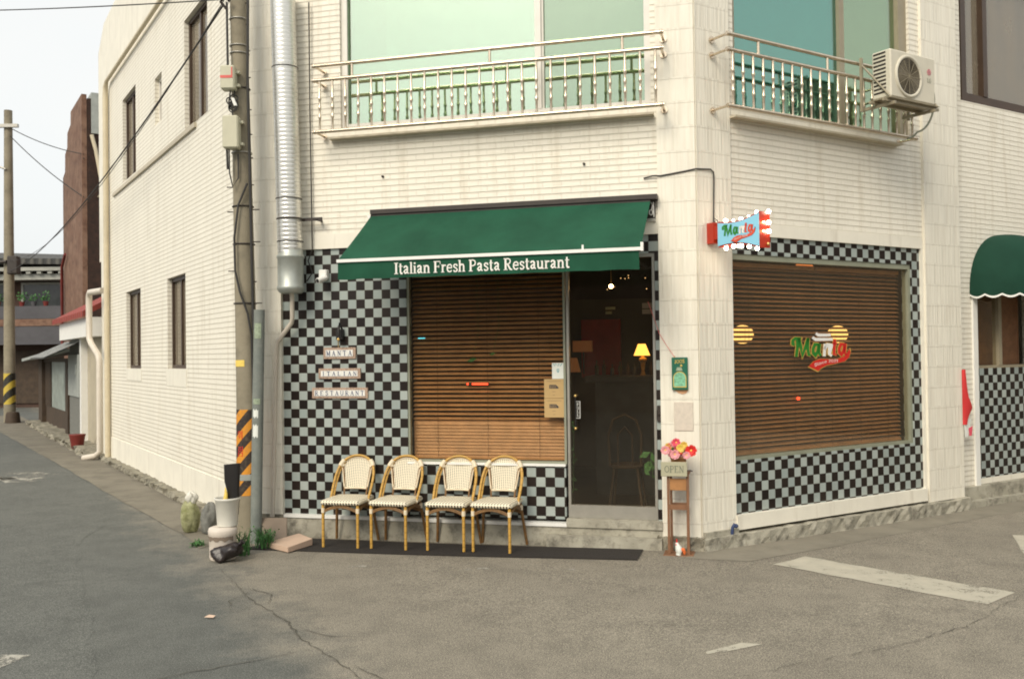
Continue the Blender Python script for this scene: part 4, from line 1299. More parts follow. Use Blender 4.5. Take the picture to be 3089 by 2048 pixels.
# --- wooden venetian blinds
def blind(F, x0, x1, ztop, zstack, zbot, y, mat, label, tilt=27):
    t = thing('venetian_blind', label, 'blind', F, ((x0 + x1) / 2, y, ztop), 'wooden venetian blinds behind the shop glass')
    m = MB(F)
    rnd = random.Random(int(x0 * 100))
    z = ztop - 0.05
    while z > zstack:
        a = R(tilt + rnd.uniform(-2, 2)); d = 0.0225
        dy, dz = d * math.cos(a), d * math.sin(a)
        sg = rnd.uniform(-0.0015, 0.0015)
        m.add([(x0, y - dy, z - dz + sg), (x1, y - dy, z - dz - sg), (x1, y + dy, z + dz - sg), (x0, y + dy, z + dz + sg)], [(0, 1, 2, 3)])
        m.add([(x0, y - dy, z - dz + sg - 0.003), (x1, y - dy, z - dz - sg - 0.003), (x1, y + dy, z + dz - sg - 0.003), (x0, y + dy, z + dz + sg - 0.003)], [(3, 2, 1, 0)])
        m.add([(x0, y - dy, z - dz + sg), (x1, y - dy, z - dz - sg), (x1, y - dy, z - dz - sg - 0.003), (x0, y - dy, z - dz + sg - 0.003)], [(3, 2, 1, 0)])
        z -= 0.041
    while z > zbot:     # closed slats overlapping at the bottom
        a = R(66 + rnd.uniform(-3, 3)); d = 0.0225
        dy, dz = d * math.cos(a), d * math.sin(a)
        m.add([(x0, y - dy, z - dz), (x1, y - dy, z - dz), (x1, y + dy, z + dz), (x0, y + dy, z + dz)], [(0, 1, 2, 3)])
        m.add([(x0, y - dy, z - dz - 0.002), (x1, y - dy, z - dz - 0.002), (x1, y + dy, z + dz - 0.002), (x0, y + dy, z + dz - 0.002)], [(3, 2, 1, 0)])
        z -= 0.030
    m.build('slats', mat, t)
    m = MB(F); m.bbox(x0, x1, y - 0.028, y + 0.028, ztop - 0.04, ztop, 0.004); m.build('head_rail', mat, t)
    m = MB(F); m.bbox(x0, x1, y - 0.025, y + 0.025, zbot - 0.02, zbot, 0.004); m.build('bottom_rail', mat, t)
    m = MB(F)
    n = max(2, int((x1 - x0) / 0.4))
    for i in range(n):
        x = x0 + (x1 - x0) * (i + 0.5) / n
        for yy in (-0.024, 0.024):
            m.tube([(x, y + yy, ztop - 0.04), (x, y + yy, zbot)], 0.0016, 4)
    m.build('cord', 'cord', t)
    return t
blind(FB, 1.605, 3.046, 2.47, 1.03, 0.715, 0.135, 'blind', 'wooden venetian blind with closed lower slats behind the front shop window')
blind(FC, 0.44, 1.622, 2.44, 0.74, 0.735, 0.155, 'blindC', 'left brown slatted blind behind the side window with a paper lamp showing through')
blind(FC, 1.634, 2.90, 2.44, 0.74, 0.735, 0.155, 'blindC', 'right brown slatted blind behind the side window with the painted logo')

# --- Manta logo strokes, in pixels of the sign artwork (x right, y down)
LOGO = [
 ('g', 62, [[(480, 715), (440, 690), (442, 612), (500, 562), (572, 552), (540, 780), (512, 985)], [(572, 552), (618, 760), (642, 965), (720, 760), (782, 560)], [(782, 560), (770, 800), (792, 948), (838, 950)],
            [(1020, 712), (935, 702), (892, 800), (892, 915), (932, 958), (985, 890), (1022, 715)], [(1042, 695), (1022, 900), (1062, 968)]]),
 ('w', 64, [[(1165, 695), (1140, 985)], [(1150, 830), (1222, 702), (1295, 712), (1262, 945), (1322, 972)]]),
 ('r', 60, [[(1392, 585), (1368, 955), (1432, 945)], [(1340, 690), (1440, 690)], [(1620, 712), (1540, 702), (1494, 800), (1494, 915), (1534, 958), (1590, 880), (1622, 715)], [(1644, 690), (1622, 900), (1655, 962)]]),
]
SWOOSH = [(780, 1210), (900, 1095), (1040, 1045), (1400, 1062), (1600, 1002), (1680, 905), (1740, 822), (1762, 900), (1722, 1020), (1620, 1112), (1400, 1162), (1200, 1192), (1060, 1262), (1000, 1322)]
def logo(F, fn, parent, cols, hat=True, outline=True, ow=34):
    """fn(px, py, depth) -> 3D"""
    base = MB(F)
    for col, w, strokes in LOGO:
        for st in strokes:
            if outline: base.ribbon(st, w + ow, fn, 0.0008, 0.0)
    if outline:
        c = (1270, 1090)
        sw = [((x - c[0]) * 1.035 + c[0], (y - c[1]) * 1.14 + c[1]) for x, y in SWOOSH]
        n = len(sw)
        base.add([fn(x, y, 0.0008) for x, y in sw], [tuple(range(n))])
        o = base.build('logo_outline', cols['o'], parent); 
    for key in ('g', 'w', 'r'):
        b = MB(F)
        for col, w, strokes in LOGO:
            if col == key:
                for st in strokes: b.ribbon(st, w, fn, 0.0008, 0.0012)
        if key == 'w' and hat:
            b.ribbon([(960, 450), (1010, 490), (1300, 490)], 60, fn, 0.0008, 0.0012)
            b.ribbon([(880, 540), (940, 590), (1345, 590)], 60, fn, 0.0008, 0.0012)
        if key == 'r':
            n = len(SWOOSH)
            b.add([fn(x, y, 0.002) for x, y in SWOOSH], [tuple(range(n))])
        b.build({'g': 'logo_letters', 'w': 'logo_letters', 'r': 'logo_letters'}[key], cols[key], parent)
    b = MB(F)
    txt = 'Since 2021'
    W = text_width(txt); x = 905; k = 560 / W
    for ch in txt:
        adv, st = GL[ch]
        for pts, w in st:
            q = []
            for a, bb in pts:
                px = x + a * k; yb = 1215 - 100 * min(1, (px - 905) / 300) ** 0.7
                q.append((px, yb + 20 - bb * 72))
            b.ribbon(q, w * 66, fn, 0.0008, 0.0024)
        x += adv * k
    b.build('logo_small_letters', cols['t'], parent)

lg = thing('logo_sticker', 'round shouldered green white and red Manta lettering sticker on the side window glass', 'sticker', FC, (1.6, 0.05, 1.63))
logo(FC, lambda px, py, d: (1.198 + (px - 400) * 0.0006125, 0.0575 - d, 1.81 - (py - 430) * 0.000404), lg, {'o': 'gold', 'g': 'green', 'w': 'white', 'r': 'logored', 't': 'white'})

# --- blade light box sign
bs_ = thing('lightbox_sign', 'red lightbox sign with pale blue Manta panel and glowing bulbs projecting from corner pillar', 'sign', FC, (0.14, -0.03, 2.6))
def outl(t):    # outline in (y, z): flared ends, pinched middle
    top = []; bot = []
    for i in range(13):
        u = i / 12; y = -0.165 - 0.455 * u
        pinch = 0.030 * math.sin(PI * u)
        top.append((y, 2.725 + 0.028 * u - pinch + t)); bot.append((y, 2.520 - 0.045 * u + pinch - t))
    return top + bot[::-1]
m = MB(FC); m.prism(outl(0.006), 0.085, 0.205, 'yz')
m.build('case', 'signred', bs_)
m = MB(FC); m.prism([(y, z) for y, z in outl(-0.006)], 0.078, 0.084, 'yz')
panel = m.build('panel', 'signblue', bs_)
m = MB(FC); m.box(0.095, 0.17, -0.10, -0.019, 2.56, 2.735); m.box(0.10, 0.16, -0.165, -0.10, 2.59, 2.70)
m.build('mount', 'signred', bs_)
def sfn(px, py, d):
    u = (px - 400) / 1360.0
    return (0.0775 - d, -0.215 - 0.37 * u, 2.715 - (py - 430) * 0.000205 + 0.0)
logo(FC, sfn, panel, {'o': 'logoshadow', 'g': 'lightgreen', 'w': 'wfabric', 'r': 'salmon', 't': 'white'}, hat=False, outline=True, ow=14)
bi = 0
def bulb(x, y, z, r=0.0125, mat='bulb'):
    m = MB(FC); m.ball((x, y, z), r, 12, 8); return m.build('bulb', mat, bs_)
for i in range(5):
    u = (i + 0.5) / 5; y = -0.18 - 0.43 * u
    zt = 2.725 + 0.028 * u - 0.030 * math.sin(PI * u); zb = 2.520 - 0.045 * u + 0.030 * math.sin(PI * u)
    bulb(0.115, y, zt + 0.016, 0.010 if i % 2 else 0.0165); bulb(0.115, y, zb - 0.020, 0.0165)
    if i in (2, 4): bulb(0.175, y, zt + 0.018, 0.010)
bulb(0.175, -0.30, 2.515, 0.009)
for z in (2.76, 2.672, 2.602):
    bulb(0.180, -0.632, z, 0.0165)
    if z < 2.7: bulb(0.120, -0.634, z, 0.008, 'bulbdim')
m = MB(FC); m.ball((0.17, -0.632, 2.500), 0.013, 10, 6); m.build('bulb', 'brass', bs_, label='unlit bulb')
m = MB(FC); m.tube([(0.166, -0.03, 2.78), (0.15, -0.06, 2.775), (0.12, -0.12, 2.75), (0.10, -0.17, 2.70)], 0.003, 6); m.tube([(0.15, -0.05, 2.73), (0.155, -0.06, 2.76)], 0.003, 5)
m.build('wire', 'cable', bs_)

# --- air conditioner
ac = thing('air_conditioner', 'white outdoor air conditioner unit with round fan grille hung outside balcony railing', 'air conditioner', FC, (2.2, -0.46, 3.94))
X0, X1, Y0, Y1, Z0_, Z1_ = 1.874, 2.535, -0.56, -0.36, 3.935, 4.375
m = MB(FC); m.bbox(X0, X1, Y0, Y1, Z0_, Z1_, 0.012); m.build('case', 'cream', ac)
m = MB(FC)
cxx, czz, rr = 2.135, 4.150, 0.178
m.lathe([(rr + 0.02, 0.0), (rr + 0.018, -0.012), (rr, -0.016), (rr - 0.012, -0.006), (rr - 0.014, 0.0)], (cxx, Y0, czz), 36, 'y')
m.build('fan_ring', 'cream', ac)
m = MB(FC)
m.lathe([(0.001, 0), (rr - 0.012, 0)], (cxx, Y0 - 0.003, czz), 36, 'y')
m.slot = 1
for q in range(1, 12):
    r_ = q * (rr - 0.012) / 12
    m.tube([(cxx + r_ * math.cos(a), Y0 - 0.009, czz + r_ * math.sin(a)) for a in [i * PI / 16 for i in range(32)]], 0.0022, 4, close=True)
for q in range(12):
    a = q * PI / 6
    m.tube([(cxx, Y0 - 0.009, czz), (cxx + (rr - 0.01) * math.cos(a), Y0 - 0.009, czz + (rr - 0.01) * math.sin(a))], 0.0025, 4)
m.build('fan_grille', ['darkmetal', 'tanframe'], ac)
m = MB(FC)
for row in range(11):
    z = Z0_ + 0.045 + row * 0.036
    m.prism([(Y1 - 0.02, z), (Y1 - 0.150, z + 0.002), (Y1 - 0.150, z + 0.020), (Y1 - 0.02, z + 0.018)], X0 - 0.002, X0 + 0.001, 'yz')
m.build('side_vent', 'darkmetal', ac)
m = MB(FC); m.lathe([(0.001, 0), (0.030, 0)], (2.445, Y0 - 0.0025, 4.235), 20, 'y')
m.build('emblem', 'petpink', ac)
m = MB(FC); letters(m, 'LG', 2.415, 2.475, 4.135, 0.042, Y0 - 0.001, thick=1.0); m.build('lettering', 'greyframe', ac)
m = MB(FC)
for y in (-0.53, -0.39): m.box(1.80, 2.62, y - 0.012, y + 0.012, 3.895, 3.92)
for x in (1.90, 2.50): m.box(x - 0.012, x + 0.012, -0.585, -0.235, 3.868, 3.894)
m.box(1.84, 2.58, -0.575, -0.35, 3.921, 3.926)
for x in (1.86, 2.56): m.box(x - 0.01, x + 0.01, -0.27, -0.245, 3.86, 4.36)
for x in (1.86, 2.56): m.tube([(x, -0.258, 4.30), (x, -0.57, 3.92)], 0.009, 6)
m.build('bracket', 'tanframe', ac)
m = MB(FC)
pts = [(2.535, -0.50, 4.165), (2.60, -0.50, 4.16)]
for i in range(13):
    a = PI / 2 - PI * i / 12 * 0.95
    pts.append((2.62 + 0.14 * math.cos(a) * 1.15, -0.46 + i * 0.014, 3.95 + 0.20 * math.sin(a)))
pts += [(2.62, -0.26, 3.71), (2.58, -0.22, 3.69)]
m.tube(pts, 0.010, 8); m.build('hose', 'greyframe', ac)

# --- security camera
t = thing('security_camera', 'white bullet security camera on the checkered wall beside the awning', 'camera', FB, (0.77, 0, 2.40))
m = MB(FB); m.bbox(0.735, 0.815, -0.05, 0.019, 2.375, 2.46, 0.008); m.build('mount', 'white', t)
m = MB(FB); m.tube([(0.80, -0.03, 2.385), (0.765, -0.13, 2.35)], 0.026, 14); m.build('body', 'white', t)
m = MB(FB); m.tube([(0.766, -0.128, 2.351), (0.764, -0.134, 2.349)], 0.019, 14); m.build('lens', 'black', t)

# --- black wall bell/lamp with brass tip
t = thing('wall_lamp', 'small black wall lamp with brass tip above the three mosaic nameplates', 'lamp', FB, (0.935, 0, 1.85))
m = MB(FB); m.bbox(0.895, 0.965, -0.03, 0.019, 1.80, 1.90, 0.006); m.tube([(0.945, 0.0, 1.90), (0.945, -0.05, 1.955), (0.945, -0.07, 1.93), (0.942, -0.07, 1.83)], 0.010, 8)
m.build('body', 'black', t)
m = MB(FB); m.ball((0.94, -0.07, 1.805), 0.014, 10, 6); m.tube([(0.932, -0.06, 1.80), (0.930, -0.05, 1.735)], 0.004, 6); m.build('tip', 'brass', t)

# --- mosaic nameplates
def plate(txt, x0, x1, z0, z1, label):
    t = thing('nameplate', label, 'sign', FB, ((x0 + x1) / 2, 0.02, z0), 'mosaic nameplates on the checkered wall')
    m = MB(FB); m.bbox(x0, x1, 0.004, 0.019, z0, z1, 0.003); m.build('plate', 'mosaic', t)
    m = MB(FB); n = len(txt) + (1 if txt != 'ITALIAN' else 1)
    a, b = x0 + 0.026, x1 - 0.026; W = (b - a) / len(txt)
    for i in range(len(txt)):
        m.box(a + i * W + 0.001, a + (i + 1) * W - 0.001, -0.001, 0.003, z0 + 0.023, z1 - 0.023)
    m.build('letter_tiles', 'white', t)
    m = MB(FB)
    for i, ch in enumerate(txt):
        c = a + (i + 0.5) * W; w = GL[ch][0] * 0.047
        letters(m, ch, c - w / 2, c + w / 2, z0 + 0.029, z1 - z0 - 0.058, -0.0012, thick=1.0)
    m.build('lettering', 'navy', t)
plate('MANTA', 0.750, 1.079, 1.623, 1.730, 'short mosaic nameplate reading MANTA on the checkered wall')
plate('ITALIAN', 0.698, 1.125, 1.437, 1.535, 'mosaic nameplate reading ITALIAN in the middle of three')
plate('RESTAURANT', 0.629, 1.196, 1.253, 1.354, 'long mosaic nameplate reading RESTAURANT, lowest of three')

# --- stickers on the window
t = thing('window_sticker', 'white sticker with blue chevrons on the window glass above the kraft posters', 'sticker', FB, (3.0, 0.04, 1.49))
m = MB(FB); m.box(2.942, 3.047, 0.042, 0.0465, 1.423, 1.563); m.build('sheet', 'paper', t)
m = MB(FB)
f = lambda a, b, d: (a, 0.0415 - d, b)
for pts in ([(2.955, 1.557), (2.968, 1.535)], [(2.972, 1.557), (2.982, 1.545)], [(3.008, 1.557), (2.994, 1.535)], [(3.032, 1.557), (3.016, 1.535)], arc(2.996, 1.498, 0.009, 0.011, 0, 360, 12), [(2.990, 1.488), (2.996, 1.480), (3.002, 1.488)]):
    m.ribbon(pts, 0.005, f)
m.build('print', 'teal', t)
def poster(z0, z1, label):
    t = thing('poster', label, 'poster', FB, (2.95, 0.04, z0), 'kraft paper posters on the window')
    m = MB(FB); m.box(2.868, 3.047, 0.042, 0.0465, z0, z1); m.build('sheet', 'kraft', t)
    zm = z0 + (z1 - z0) * 0.60
    m = MB(FB); m.prism([(2.915, zm - 0.016), (2.998, zm - 0.016), (2.998, zm - 0.006), (2.975, zm + 0.016), (2.915, zm + 0.016)], 0.0405, 0.0418, 'xz')
    for zz, w in ((z1 - 0.02, 0.13), (zm - 0.045, 0.03), (z0 + 0.025, 0.02)):
        m.box(2.957 - w / 2, 2.957 + w / 2, 0.0412, 0.0418, zz, zz + 0.002)
    badge = m.build('print', 'ink', t)
    m = MB(FB); letters(m, 'KOSTA', 2.920, 2.978, zm - 0.011, 0.020, 0.0402, t=0.0008, thick=0.9); m.build('lettering', 'kraft', badge)
poster(1.252, 1.421, 'upper kraft paper poster with dark badge on the window')
poster(1.082, 1.249, 'lower kraft paper poster with dark badge on the window')

# --- green metal sign, plaque on the pillar
t = thing('metal_sign', 'small green enamel sign with golden letters and arched picture on corner pillar', 'sign', FB, (4.065, -0.03, 1.46))
m = MB(FB); m.bbox(4.000, 4.133, -0.052, -0.023, 1.325, 1.600, 0.003); m.build('plate', 'signgreen', t)
ay = -0.0525
m = MB(FB)
arch = [(4.015, 1.350)] + [(4.066 + 0.052 * math.cos(R(180 - i * 15)), 1.425 + 0.052 * math.sin(R(180 - i * 15))) for i in range(13)] + [(4.118, 1.350)]
m.prism(arch, ay - 0.0012, ay, 'xz'); m.build('picture', 'mint', t)
m = MB(FB); ff = lambda a, b, d: (a, ay - 0.0014 - d, b)
m.ribbon(arch + [arch[0]], 0.006, ff)
m.ball((4.080, ay - 0.002, 1.530), 0.010, 10, 6, (1, 0.2, 1))
letters(m, 'JOOS', 4.022, 4.108, 1.548, 0.030, ay - 0.001, thick=1.2, slope=0.06)
m.build('lettering', 'goldprint', t)
m = MB(FB); m.prism([(4.035, 1.487), (4.092, 1.487), (4.080, 1.517), (4.045, 1.517)], ay - 0.001, ay, 'xz'); m.build('print', 'oliveprint', t)
m = MB(FB); m.box(4.018, 4.030, -0.05, -0.04, 1.601, 1.612)
m.prism([(4.015, 1.3248), (4.133, 1.3248), (4.118, 1.298), (4.085, 1.288), (4.050, 1.300)], -0.028, -0.0225, 'xz'); m.build('rust_mark', 'rust', t)
m = MB(FB)
m.tube([(3.80, 0.02, 2.08), (3.835, 0.0, 1.99), (3.90, -0.03, 1.80), (3.96, -0.035, 1.70), (4.023, -0.045, 1.605)], 0.0022, 5)
tag(m.build('red_string', 'pinkred'), 'thin red string running from the doorway down to the green sign', 'string')
m = MB(FB); m.bbox(4.012, 4.172, -0.030, -0.023, 0.978, 1.222, 0.003)
tag(m.build('plaque', 'plaque'), 'plain pinkish rectangular plaque on the pillar above the flowers', 'plaque')
m = MB(FB); m.lathe([(0.016, 0), (0.016, -0.03), (0.010, -0.035)], (3.882, 0.02, 1.12), 10, 'y'); m.bbox(3.866, 3.898, 0.0, 0.019, 1.05, 1.19, 0.003)
tag(m.build('doorbell', 'darkmetal'), 'dark metal bell box on the tile strip beside the glass door', 'doorbell')

# --- red pennant on the right wall
t = thing('pennant', 'folded red pennant hanging on the white wall right of the side window', 'flag', FC, (3.80, 0.0, 1.1))
m = MB(FC)
m.smooth = True
n = 10
vs = []
for i in range(n + 1):
    z = 1.42 - i * 0.058
    wr = [0.008, 0.02, 0.035, 0.05, 0.07, 0.10, 0.135, 0.165, 0.12, 0.06, 0.03][i]
    vs += [(3.70, -0.034, z), (3.70 + wr * 0.5, -0.075, z), (3.70 + wr, -0.045, z)]
m.add(vs, [(3 * i, 3 * i + 1, 3 * i + 4, 3 * i + 3) for i in range(n)] + [(3 * i + 1, 3 * i + 2, 3 * i + 5, 3 * i + 4) for i in range(n)])
m.build('cloth', 'redflag', t)
m = MB(FC); m.prism([(3.71, 0.86), (3.75, 0.90), (3.83, 0.90), (3.80, 0.80), (3.76, 0.71), (3.72, 0.71)], -0.05, -0.045, 'xz'); m.build('tail', 'paper', t)
m = MB(FC); m.prism([(3.77, 0.80), (3.84, 0.82), (3.82, 0.72), (3.78, 0.72)], -0.058, -0.054, 'xz'); m.build('tail', 'pethot', t)
m = MB(FC); m.lathe([(0.012, 0), (0.012, -0.03)], (3.76, 0.06, 2.70), 8, 'y'); 
tag(m.build('wall_hook', 'alu'), 'small metal hook on the white wall above the red pennant', 'hook')
# small fittings on the brick wall of the front
for (x, z) in ((1.375, 3.305), (3.265, 3.30)):
    m = MB(FB); m.lathe([(0.012, 0), (0.010, -0.02), (0.004, -0.022)], (x, 0, z), 10, 'y'); m.build('anchor_bolt', 'darkmetal', bld)
m = MB(FC); m.tube([(0.30, -0.05, 0.07), (0.30, -0.06, 0.14), (0.32, -0.07, 0.17)], 0.014, 8); m.ball((0.33, -0.07, 0.15), 0.020, 8, 6); m.build('tap', 'navy', bld)

# ================================================================ POLE, TUBE, CABLES
PX, PY = -2.465, 8.75
pole = thing('utility_pole', 'weathered concrete utility pole with boxes and hazard tape at left corner', 'utility pole', FW, (PX, PY, -0.05))
def pole_x(z): return PX - 0.052 * max(0, (z - 1.2) / 3.8)
def pole_r(z): return 0.108 - 0.0065 * z
m = MB(FW)
zs = [-0.06 + i * 0.4 for i in range(16)]
m.tube([(pole_x(z), PY, z) for z in zs], [pole_r(z) for z in zs], 20)
m.build('shaft', 'polec', pole)
def band(z0, z1, mat, name, grow=0.002):
    m = MB(FW)
    m.tube([(pole_x(z0), PY, z0), (pole_x(z1), PY, z1)], [pole_r(z0) + grow, pole_r(z1) + grow], 24, cap=False)
    return m.build(name, mat, pole)
band(0.56, 1.17, 'hazard', 'hazard_tape')
band(0.38, 0.52, 'hazard', 'hazard_tape', 0.002)
band(0.52, 0.575, 'galvbox', 'metal_band', 0.006)
m = MB(FW)
fpole = lambda a, b, d: (pole_x(b) + a, PY - math.sqrt(max(1e-5, (pole_r(b) + 0.003) ** 2 - a * a)) - d, b)
m.ribbon(arc(-0.052, 0.955, 0.014, 0.016, 0, 360, 10), 0.006, fpole)
m.ribbon([(-0.07, 0.925), (-0.034, 0.925)], 0.006, fpole); m.ribbon([(-0.052, 0.925), (-0.052, 0.905)], 0.006, fpole)
m.ribbon([(-0.026, 0.98), (-0.026, 0.90)], 0.007, fpole)
m.ribbon(arc(-0.050, 0.80, 0.014, 0.013, 0, 360, 10), 0.006, fpole)
m.ribbon([(-0.066, 0.826), (-0.034, 0.826)], 0.006, fpole); m.ribbon([(-0.022, 0.835), (-0.022, 0.785)], 0.007, fpole)
m.ribbon([(-0.066, 0.775), (-0.066, 0.745), (-0.022, 0.745), (-0.022, 0.775), (-0.066, 0.775)], 0.006, fpole)
m.build('tape_lettering', 'logored', pole)
m = MB(FW)
vsY = []
for i in range(9):
    a = R(202 + i * 9)
    for z in (1.565, 1.625): vsY.append((pole_x(z) + (pole_r(z) + 0.003) * math.cos(a), PY + (pole_r(z) + 0.003) * math.sin(a), z))
m.add(vsY, [(2 * i, 2 * i + 2, 2 * i + 3, 2 * i + 1) for i in range(8)]); m.build('label_sticker', 'petyel', pole)
for z in (2.70, 3.05, 3.55, 4.15, 4.48, 4.55, 4.80, 2.15):
    m = MB(FW); r = pole_r(z) + 0.006
    m.tube([(pole_x(z) + r * math.cos(a), PY + r * math.sin(a), z) for a in [i * PI / 10 for i in range(20)]], 0.007, 6, close=True)
    m.build('clamp', 'alu' if z > 4.4 or z == 3.55 else 'darkmetal', pole)
m = MB(FW)
for i, z in enumerate((1.95, 2.15, 2.35, 2.72, 3.02, 3.25, 3.50, 3.72, 3.95, 4.25, 4.50, 4.75, 4.95)):
    x = pole_x(z) + pole_r(z)
    m.tube([(x - 0.01, PY - 0.02, z), (x + (0.07 if i in (1, 3, 4) else 0.025), PY - 0.03, z)], 0.006, 6)
for z in (2.45, 3.0, 3.23):
    x = pole_x(z) - pole_r(z)
    m.tube([(x + 0.01, PY - 0.02, z), (x - 0.05, PY - 0.03, z)], 0.006, 6)
m.build('step_bolts', 'darkmetal', pole)
def pbox(z0, z1, x0, x1, mat, name, lab=None):
    m = MB(FW); m.bbox(x0, x1, PY - 0.20, PY - 0.085, z0, z1, 0.012)
    for z in (z0 + 0.05, z1 - 0.05): m.box(x1, x1 + 0.03, PY - 0.14, PY - 0.09, z - 0.012, z + 0.012)
    return m.build(name, mat, pole, label=lab)
b1 = pbox(4.10, 4.32, -2.635, -2.505, 'boxc', 'junction_box', 'upper beige box with a faded red stripe')
m = MB(FW); m.box(-2.632, -2.52, PY - 0.2025, PY - 0.2005, 4.20, 4.225); m.box(-2.532, -2.52, PY - 0.2025, PY - 0.2005, 4.225, 4.30); m.build('print', 'pinkred', b1)
pbox(3.56, 3.86, -2.62, -2.475, 'boxc', 'junction_box', 'lower beige box')
CABLES = [
 ([(-2.56, PY - 0.13, 4.10), (-2.575, PY - 0.13, 4.0), (-2.55, PY - 0.13, 3.95), (-2.54, PY - 0.12, 3.86)], 0.007),
 ([(-2.52, PY - 0.13, 4.10), (-2.53, PY - 0.13, 4.04), (-2.56, PY - 0.14, 3.98), (-2.50, PY - 0.14, 3.92)], 0.007),
 ([(-2.58, PY - 0.12, 3.56), (-2.578, PY - 0.12, 3.35), (-2.55, PY - 0.12, 3.22), (-2.50, PY - 0.11, 3.30), (-2.50, PY - 0.11, 3.52)], 0.007),
 ([(-2.60, PY - 0.12, 3.56), (-2.595, PY - 0.12, 3.38)], 0.010),
 ([(-2.585, PY - 0.12, 4.32), (-2.60, PY - 0.08, 4.7), (-2.61, PY - 0.05, 4.95)], 0.011),
 ([(-2.42, PY - 0.11, 3.25), (-2.50, PY - 0.12, 3.05), (-2.54, PY - 0.12, 2.75), (-2.535, PY - 0.12, 2.45), (-2.49, PY - 0.13, 2.25), (-2.42, PY - 0.13, 2.05), (-2.39, PY - 0.12, 1.85), (-2.385, PY - 0.10, 1.3)], 0.010),
 ([(-2.40, PY - 0.10, 4.95), (-2.41, PY - 0.10, 4.2), (-2.395, PY - 0.11, 3.4), (-2.385, PY - 0.11, 2.6), (-2.375, PY - 0.11, 1.9)], 0.013)]
m = MB(FW)
rnd = random.Random(5)
for k in range(5):
    c = (-2.545 + rnd.uniform(-0.02, 0.02), PY - 0.13, 3.94 + k * 0.022)
    r = rnd.uniform(0.022, 0.042)
    m.tube([(c[0] + r * math.cos(a), c[1] + 0.015 * math.sin(a * 2), c[2] + r * math.sin(a)) for a in [i * PI / 8 for i in range(16)]], 0.006, 6, close=True)
m.build('cable_coil', 'cable', pole)
for cpts, cr_ in CABLES:
    m = MB(FW); m.tube(cpts, cr_, 8); m.build('cable', 'cable', pole)
m = MB(FW); m.bbox(-2.535, -2.505, PY - 0.16, PY - 0.13, 3.955, 4.03, 0.004)
m.v = [Vector((v.x + (v.z - 3.99) * -0.4, v.y, v.z)) for v in m.v]
m.build('splice_case', 'white', pole)
m = MB(FW); m.tube([(-2.59, PY - 0.12, 4.86), (-2.64, PY - 0.14, 4.92), (-2.60, PY - 0.14, 4.97), (-2.56, PY - 0.12, 4.93)], 0.014, 8); m.build('connector', 'darkmetal', pole)

t = thing('steel_tube', 'grey steel tube with torn stickers standing beside the concrete pole', 'post', FW, (-2.352, 8.66, -0.05))
m = MB(FW); m.tube([(-2.375, 8.66, -0.06), (-2.325, 8.66, 2.085)], 0.051, 20); m.build('tube', 'greytube', t)
for (z0, z1, mt) in ((1.82, 1.96, 'oliveprint'), (1.10, 1.17, 'paper'), (0.92, 1.03, 'paper'), (1.22, 1.27, 'oliveprint')):
    m = MB(FW); vv = []
    w = 7 if mt == 'paper' else 9
    for i in range(w):
        a = R(235 + i * 9)
        for z in (z0, z1): 
            zz = z + (0.012 * math.sin(i * 2.1) if mt == 'paper' else 0)
            cx_ = -2.375 + 0.05 * (zz + 0.06) / 2.145
            vv.append((cx_ + 0.053 * math.cos(a), 8.66 + 0.053 * math.sin(a), zz))
    m.add(vv, [(2 * i, 2 * i + 2, 2 * i + 3, 2 * i + 1) for i in range(w - 1)]); m.build('sticker', mt, t)

def catenary(a, b, sag, n=24):
    a = Vector(a); b = Vector(b)
    return [a.lerp(b, i / n) - Vector((0, 0, sag * 4 * (i / n) * (1 - i / n))) for i in range(n + 1)]
def wire(a, b, sag, r, label, grp='overhead cables'):
    m = MB(FW); m.tube(catenary(a, b, sag), r, 6)
    tag(m.build('overhead_cable', 'cable'), label, 'cable', grp)
wire((-2.64, 8.70, 4.93), (-13.84, 25.9, 4.1), 0.42, 0.010, 'thick black cable sagging from the near pole past the side windows')
wire((-2.63, 8.68, 4.96), (-13.84, 25.9, 4.4), 0.62, 0.005, 'thin wire running just below the thick cable past side windows')
wire((-2.6, 8.7, 4.98), (-9.0, 12.5, 6.35), 0.05, 0.006, 'thin wire crossing the sky along the top edge at left')
wire((-13.84, 25.9, 8.1), (-10.9, 24.0, 6.9), 0.1, 0.012, 'thin wire from the distant pole top to the brick tower')
wire((-13.84, 25.9, 7.9), (-10.9, 24.0, 5.8), 0.1, 0.012, 'lower thin wire from distant pole to brick tower')
wire((-10.9, 24.0, 6.8), (-14.5, 33.0, 5.2), 0.1, 0.014, 'thin wire dropping from brick tower towards the tiled house')

